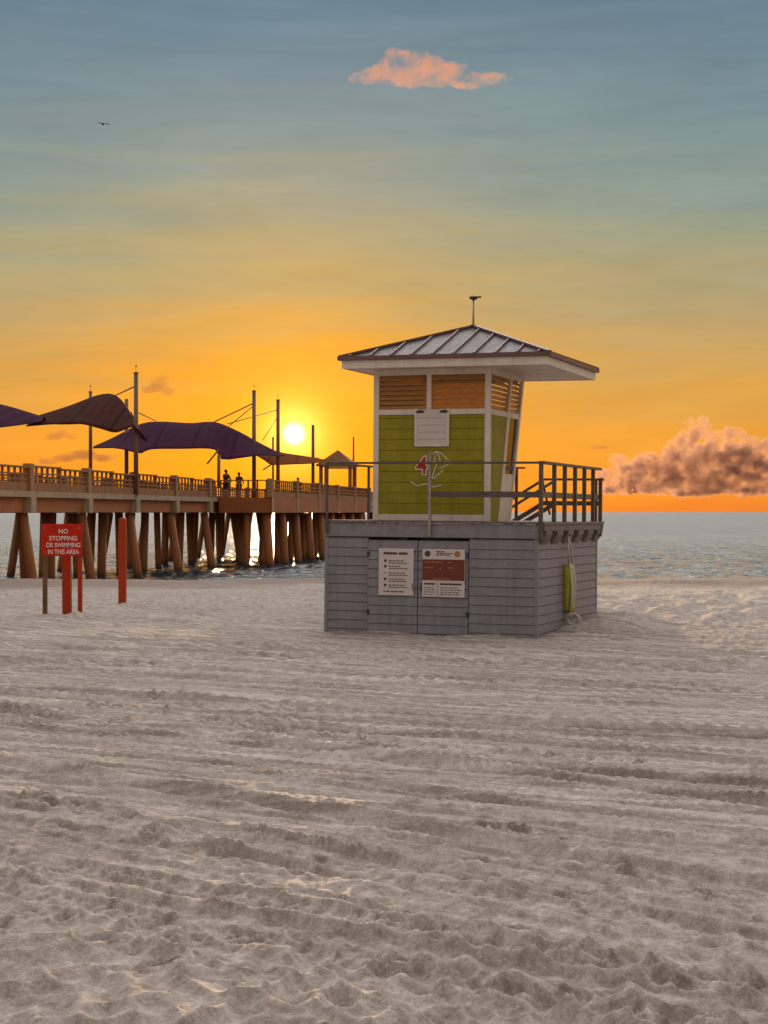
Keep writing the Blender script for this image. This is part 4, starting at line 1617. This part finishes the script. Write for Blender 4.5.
def person(px, yoff, h, rz, label, shirt, trou, arm):
    t_ = pier_at(px, yoff)
    b = pt(t_, yoff, DECK if yoff >= -.05 else DECK - .002)
    o = thing('person', label, 'person', b, (0, 0, rz), 'people on the pier')
    k = h / 1.75
    ax_, az_ = arm
    J = [(0, 0, .95, .13, .10), (0, 0, 1.15, .12, .09), (0, .0, 1.38, .15, .10), (0, 0, 1.50, .055, .055), (0, -.01, 1.56, .06, .06), (0, -.02, 1.64, .085, .10), (0, -.01, 1.73, .06, .075),
         (.18, 0, 1.42, .055, .055), (.24, ax_ * .5, 1.18, .042, .042), (.22, ax_, az_, .032, .032), (.22, ax_ * 1.18, az_ - .08, .03, .022),
         (-.18, 0, 1.42, .055, .055), (-.24, ax_ * .5, 1.18, .042, .042), (-.22, ax_, az_, .032, .032), (-.22, ax_ * 1.18, az_ - .08, .03, .022),
         (.10, 0, .88, .085, .085), (.11, -.01, .50, .06, .06), (.11, .02, .09, .042, .042), (.12, -.14, .035, .04, .03),
         (-.10, 0, .88, .085, .085), (-.11, -.01, .50, .06, .06), (-.11, .02, .09, .042, .042), (-.12, -.14, .035, .04, .03)]
    J = [tuple(c * k for c in j[:3]) + tuple(c * k * 1.25 for c in j[3:]) for j in J]
    E = [(0, 1), (1, 2), (2, 3), (3, 4), (4, 5), (5, 6), (2, 7), (7, 8), (8, 9), (9, 10), (2, 11), (11, 12), (12, 13), (13, 14), (0, 15), (15, 16), (16, 17), (17, 18), (0, 19), (19, 20), (20, 21), (21, 22)]
    skin_chain('body', J, E, M['skin'], o)
    g_ = 1.16

    def sub_(ids, edges, nm, mm):
        jj = [(*J[i][:3], J[i][3] * g_, J[i][4] * g_) for i in ids]
        ix = {i: n for n, i in enumerate(ids)}
        skin_chain(nm, jj, [(ix[a], ix[b2]) for a, b2 in edges], mm, o)
    sub_([0, 1, 2, 7, 8, 11, 12], [(0, 1), (1, 2), (2, 7), (7, 8), (2, 11), (11, 12)], 'shirt', M[shirt])
    sub_([0, 15, 16, 19, 20], [(0, 15), (15, 16), (0, 19), (19, 20)], 'shorts', M[trou])
    hb = MB()
    for i in range(7):
        pass
    bm = bmesh.new()
    bmesh.ops.create_uvsphere(bm, u_segments=12, v_segments=8, radius=.105 * k)
    for v in bm.verts:
        v.co.x *= .9
        v.co.y = v.co.y * 1.05 + .025 * k
        v.co.z = v.co.z * .85 + 1.69 * k
    me = bpy.data.meshes.new('hair')
    bm.to_mesh(me)
    bm.free()
    me.materials.append(M['hair'])
    ho = bpy.data.objects.new('hair', me)
    COL.objects.link(ho)
    ho.parent = o
    return o


person(226, .8, 1.74, 2.6, 'person in dark clothes at the pier rail, farthest left of the three', 'cloth1', 'cloth2', (-.26, 1.10))
person(239, .9, 1.66, 2.9, 'shorter person in dark clothes at the pier rail under the long sail', 'cloth2', 'cloth1', (-.25, 1.06))
person(298, .9, 1.72, 2.4, 'person in dark clothes on the pier standing right below the sun', 'cloth1', 'cloth1', (-.22, 1.0))

# ------------------------------------------------------------------ bird
bp = at(103, 124.5, 150)
bird = thing('bird', 'small dark bird gliding alone in the upper left sky', 'bird', bp, (0, R(4), R(12)))
bird.scale = (1.35, 1.35, 1.9)
bb_ = MB()
bb_.tube([(-.02, -.20, 0), (0, -.12, .01), (0, 0, .01), (0, .14, 0), (0, .24, -.005)], [.02, .05, .065, .04, .012], 8)
bb_.prism([(-.05, .34, 0), (.05, .34, 0), (.012, .18, 0), (-.012, .18, 0)], (0, 0, .01))
bb_.build('body', M['feather'], bird, True)
for s in (-1, 1):
    wg = MB()
    st_ = [(0, -.08, .09, .02), (.18, -.11, .08, .05), (.30, -.07, .06, .045), (.43, .02, .02, .01)]
    vs = []
    for x, y0, hw_, z in st_:
        vs += [(s * x, y0, z + .012), (s * x, y0 + hw_ * 2, z + .004), (s * x, y0 + hw_ * 2, z - .004), (s * x, y0, z - .012)]
    fs = []
    for i in range(3):
        for j in range(4):
            fs.append((i * 4 + j, i * 4 + (j + 1) % 4, (i + 1) * 4 + (j + 1) % 4, (i + 1) * 4 + j))
    fs += [(0, 1, 2, 3), (12, 13, 14, 15)]
    wg.add(vs, fs)
    wg.build('wing', M['feather'], bird)


# ------------------------------------------------------------------ clouds (real volumes far out)
def cloud_mat(name, dens, col, aniso, nscale, lo, hi, stepscale=1.0):
    m = bpy.data.materials.new(name)
    m.use_nodes = True
    t = NT(m.node_tree)
    tcn = t.n('ShaderNodeTexCoord')
    pv_ = t.n('ShaderNodeVolumePrincipled')
    pv_.inputs['Color'].default_value = (*col, 1)
    pv_.inputs['Anisotropy'].default_value = aniso
    n_ = t.noise(tcn.outputs['Object'], nscale, 5, 0.62)
    t.l(t.math('MULTIPLY', t.maprange(n_, lo, hi, 0, 1, True), dens), pv_.inputs['Density'])
    o = t.n('ShaderNodeOutputMaterial')
    t.l(pv_.outputs[0], o.inputs['Volume'])
    return m


def cloud(label, blobs, Y, m, voxel, disp, tex, group=None, thick=.8, name='cloud', puffs=6):
    bm = bmesh.new()
    r0 = random.Random(int(blobs[0][0]))
    for px, py, rx, ry in list(blobs):
        for q in range(puffs):
            a = r0.uniform(-.2, math.pi + .2)
            f_ = r0.uniform(.25, .48)
            blobs = blobs + [(px + rx * .92 * math.cos(a), py - ry * .92 * math.sin(a), max(2.2, rx * f_), max(2.0, ry * f_))]
    cs = [at(px, py, Y) for px, py, rx, ry in blobs]
    cen = sum(cs, Vector()) / len(cs)
    rr = random.Random(len(blobs))
    for (px, py, rx, ry), c_ in zip(blobs, cs):
        r_ = bmesh.ops.create_icosphere(bm, subdivisions=3, radius=1)
        k = Y / F
        dy = rr.uniform(-.4, .4) * rx * k
        for v in r_['verts']:
            v.co = Vector((v.co.x * rx * k, v.co.y * rx * k * thick + dy, v.co.z * ry * k)) + c_ - cen
    me = bpy.data.meshes.new(name)
    bm.to_mesh(me)
    bm.free()
    me.materials.append(m)
    o = bpy.data.objects.new(name, me)
    COL.objects.link(o)
    o.location = cen
    rm = o.modifiers.new('remesh', 'REMESH')
    rm.mode = 'VOXEL'
    rm.voxel_size = voxel
    for s, a in ((tex, disp), (tex * .42, disp * .5)):
        tx_ = bpy.data.textures.new('puff', 'CLOUDS')
        tx_.noise_scale = s
        tx_.noise_depth = 3
        d = o.modifiers.new('puff', 'DISPLACE')
        d.texture = tx_
        d.strength = a
        d.mid_level = .5
        d.texture_coords = 'LOCAL'
    return tag(o, label, 'cloud', group)


CG = 'clouds in the sunset sky'
cm1 = cloud_mat('peach_cloud', .020, (.64, .29, .13), .45, .035, .40, .66)
cloud('small peach pink cloud alone high in the blue sky', [(410, 77, 22, 9), (436, 80, 20, 8), (392, 79, 18, 8), (368, 78, 17, 7), (386, 70, 18, 9), (405, 64, 22, 12), (425, 66, 24, 12), (445, 72, 20, 10), (466, 81, 20, 6), (488, 79, 20, 5)], 2500, cm1, 2.4, 8, 12, CG)
cm2 = cloud_mat('mauve_cumulus', .05, (.45, .285, .245), .55, .032, .39, .55)
bank = [(612, 480, 14, 12), (618, 464, 10, 8), (640, 476, 22, 17), (652, 464, 14, 10), (668, 474, 22, 20), (690, 466, 22, 26), (694, 440, 13, 13), (690, 424, 6, 6), (702, 426, 9, 8), (715, 448, 15, 12), (731, 435, 13, 8), (722, 441, 13, 9),
        (700, 462, 22, 20), (728, 470, 22, 20), (716, 472, 26, 22), (742, 464, 24, 22), (735, 448, 12, 9), (764, 470, 24, 24), (760, 452, 12, 10), (790, 474, 26, 20), (622, 490, 26, 4), (655, 488, 24, 6), (690, 492, 34, 4), (716, 486, 24, 8), (750, 491, 30, 5), (790, 490, 34, 6)]
cloud('big mauve cumulus bank with golden edges low over the sea on the right', bank, 4000, cm2, 3.0, 26, 11, CG)
cm3 = cloud_mat('rust_wisp', .035, (.46, .22, .10), .3, .03, .30, .55)
cloud('small rust brown puff of cloud above the long sail', [(158, 386, 9, 7), (162, 380, 6, 5), (149, 390, 8, 4), (168, 392, 8, 4)], 3000, cm3, 3, 10, 12, CG)
cloud('faint rust wisp of cloud under the plum sail at left', [(60, 434, 9, 4), (52, 437, 8, 2.5), (70, 437, 7, 2.5)], 3000, cm3, 3, 8, 12, CG)
cloud('faint low cloud line behind the pier railing at left', [(66, 458, 12, 4), (84, 455, 14, 5), (104, 458, 12, 4), (48, 462, 10, 3)], 3600, cm3, 4, 8, 12, CG)
cloud('thin flat wisp of cloud right of the tower roof', [(602, 447.5, 8, 1.4), (596, 447.5, 5, 1.2)], 3200, cm3, 2, 3, 8, CG)
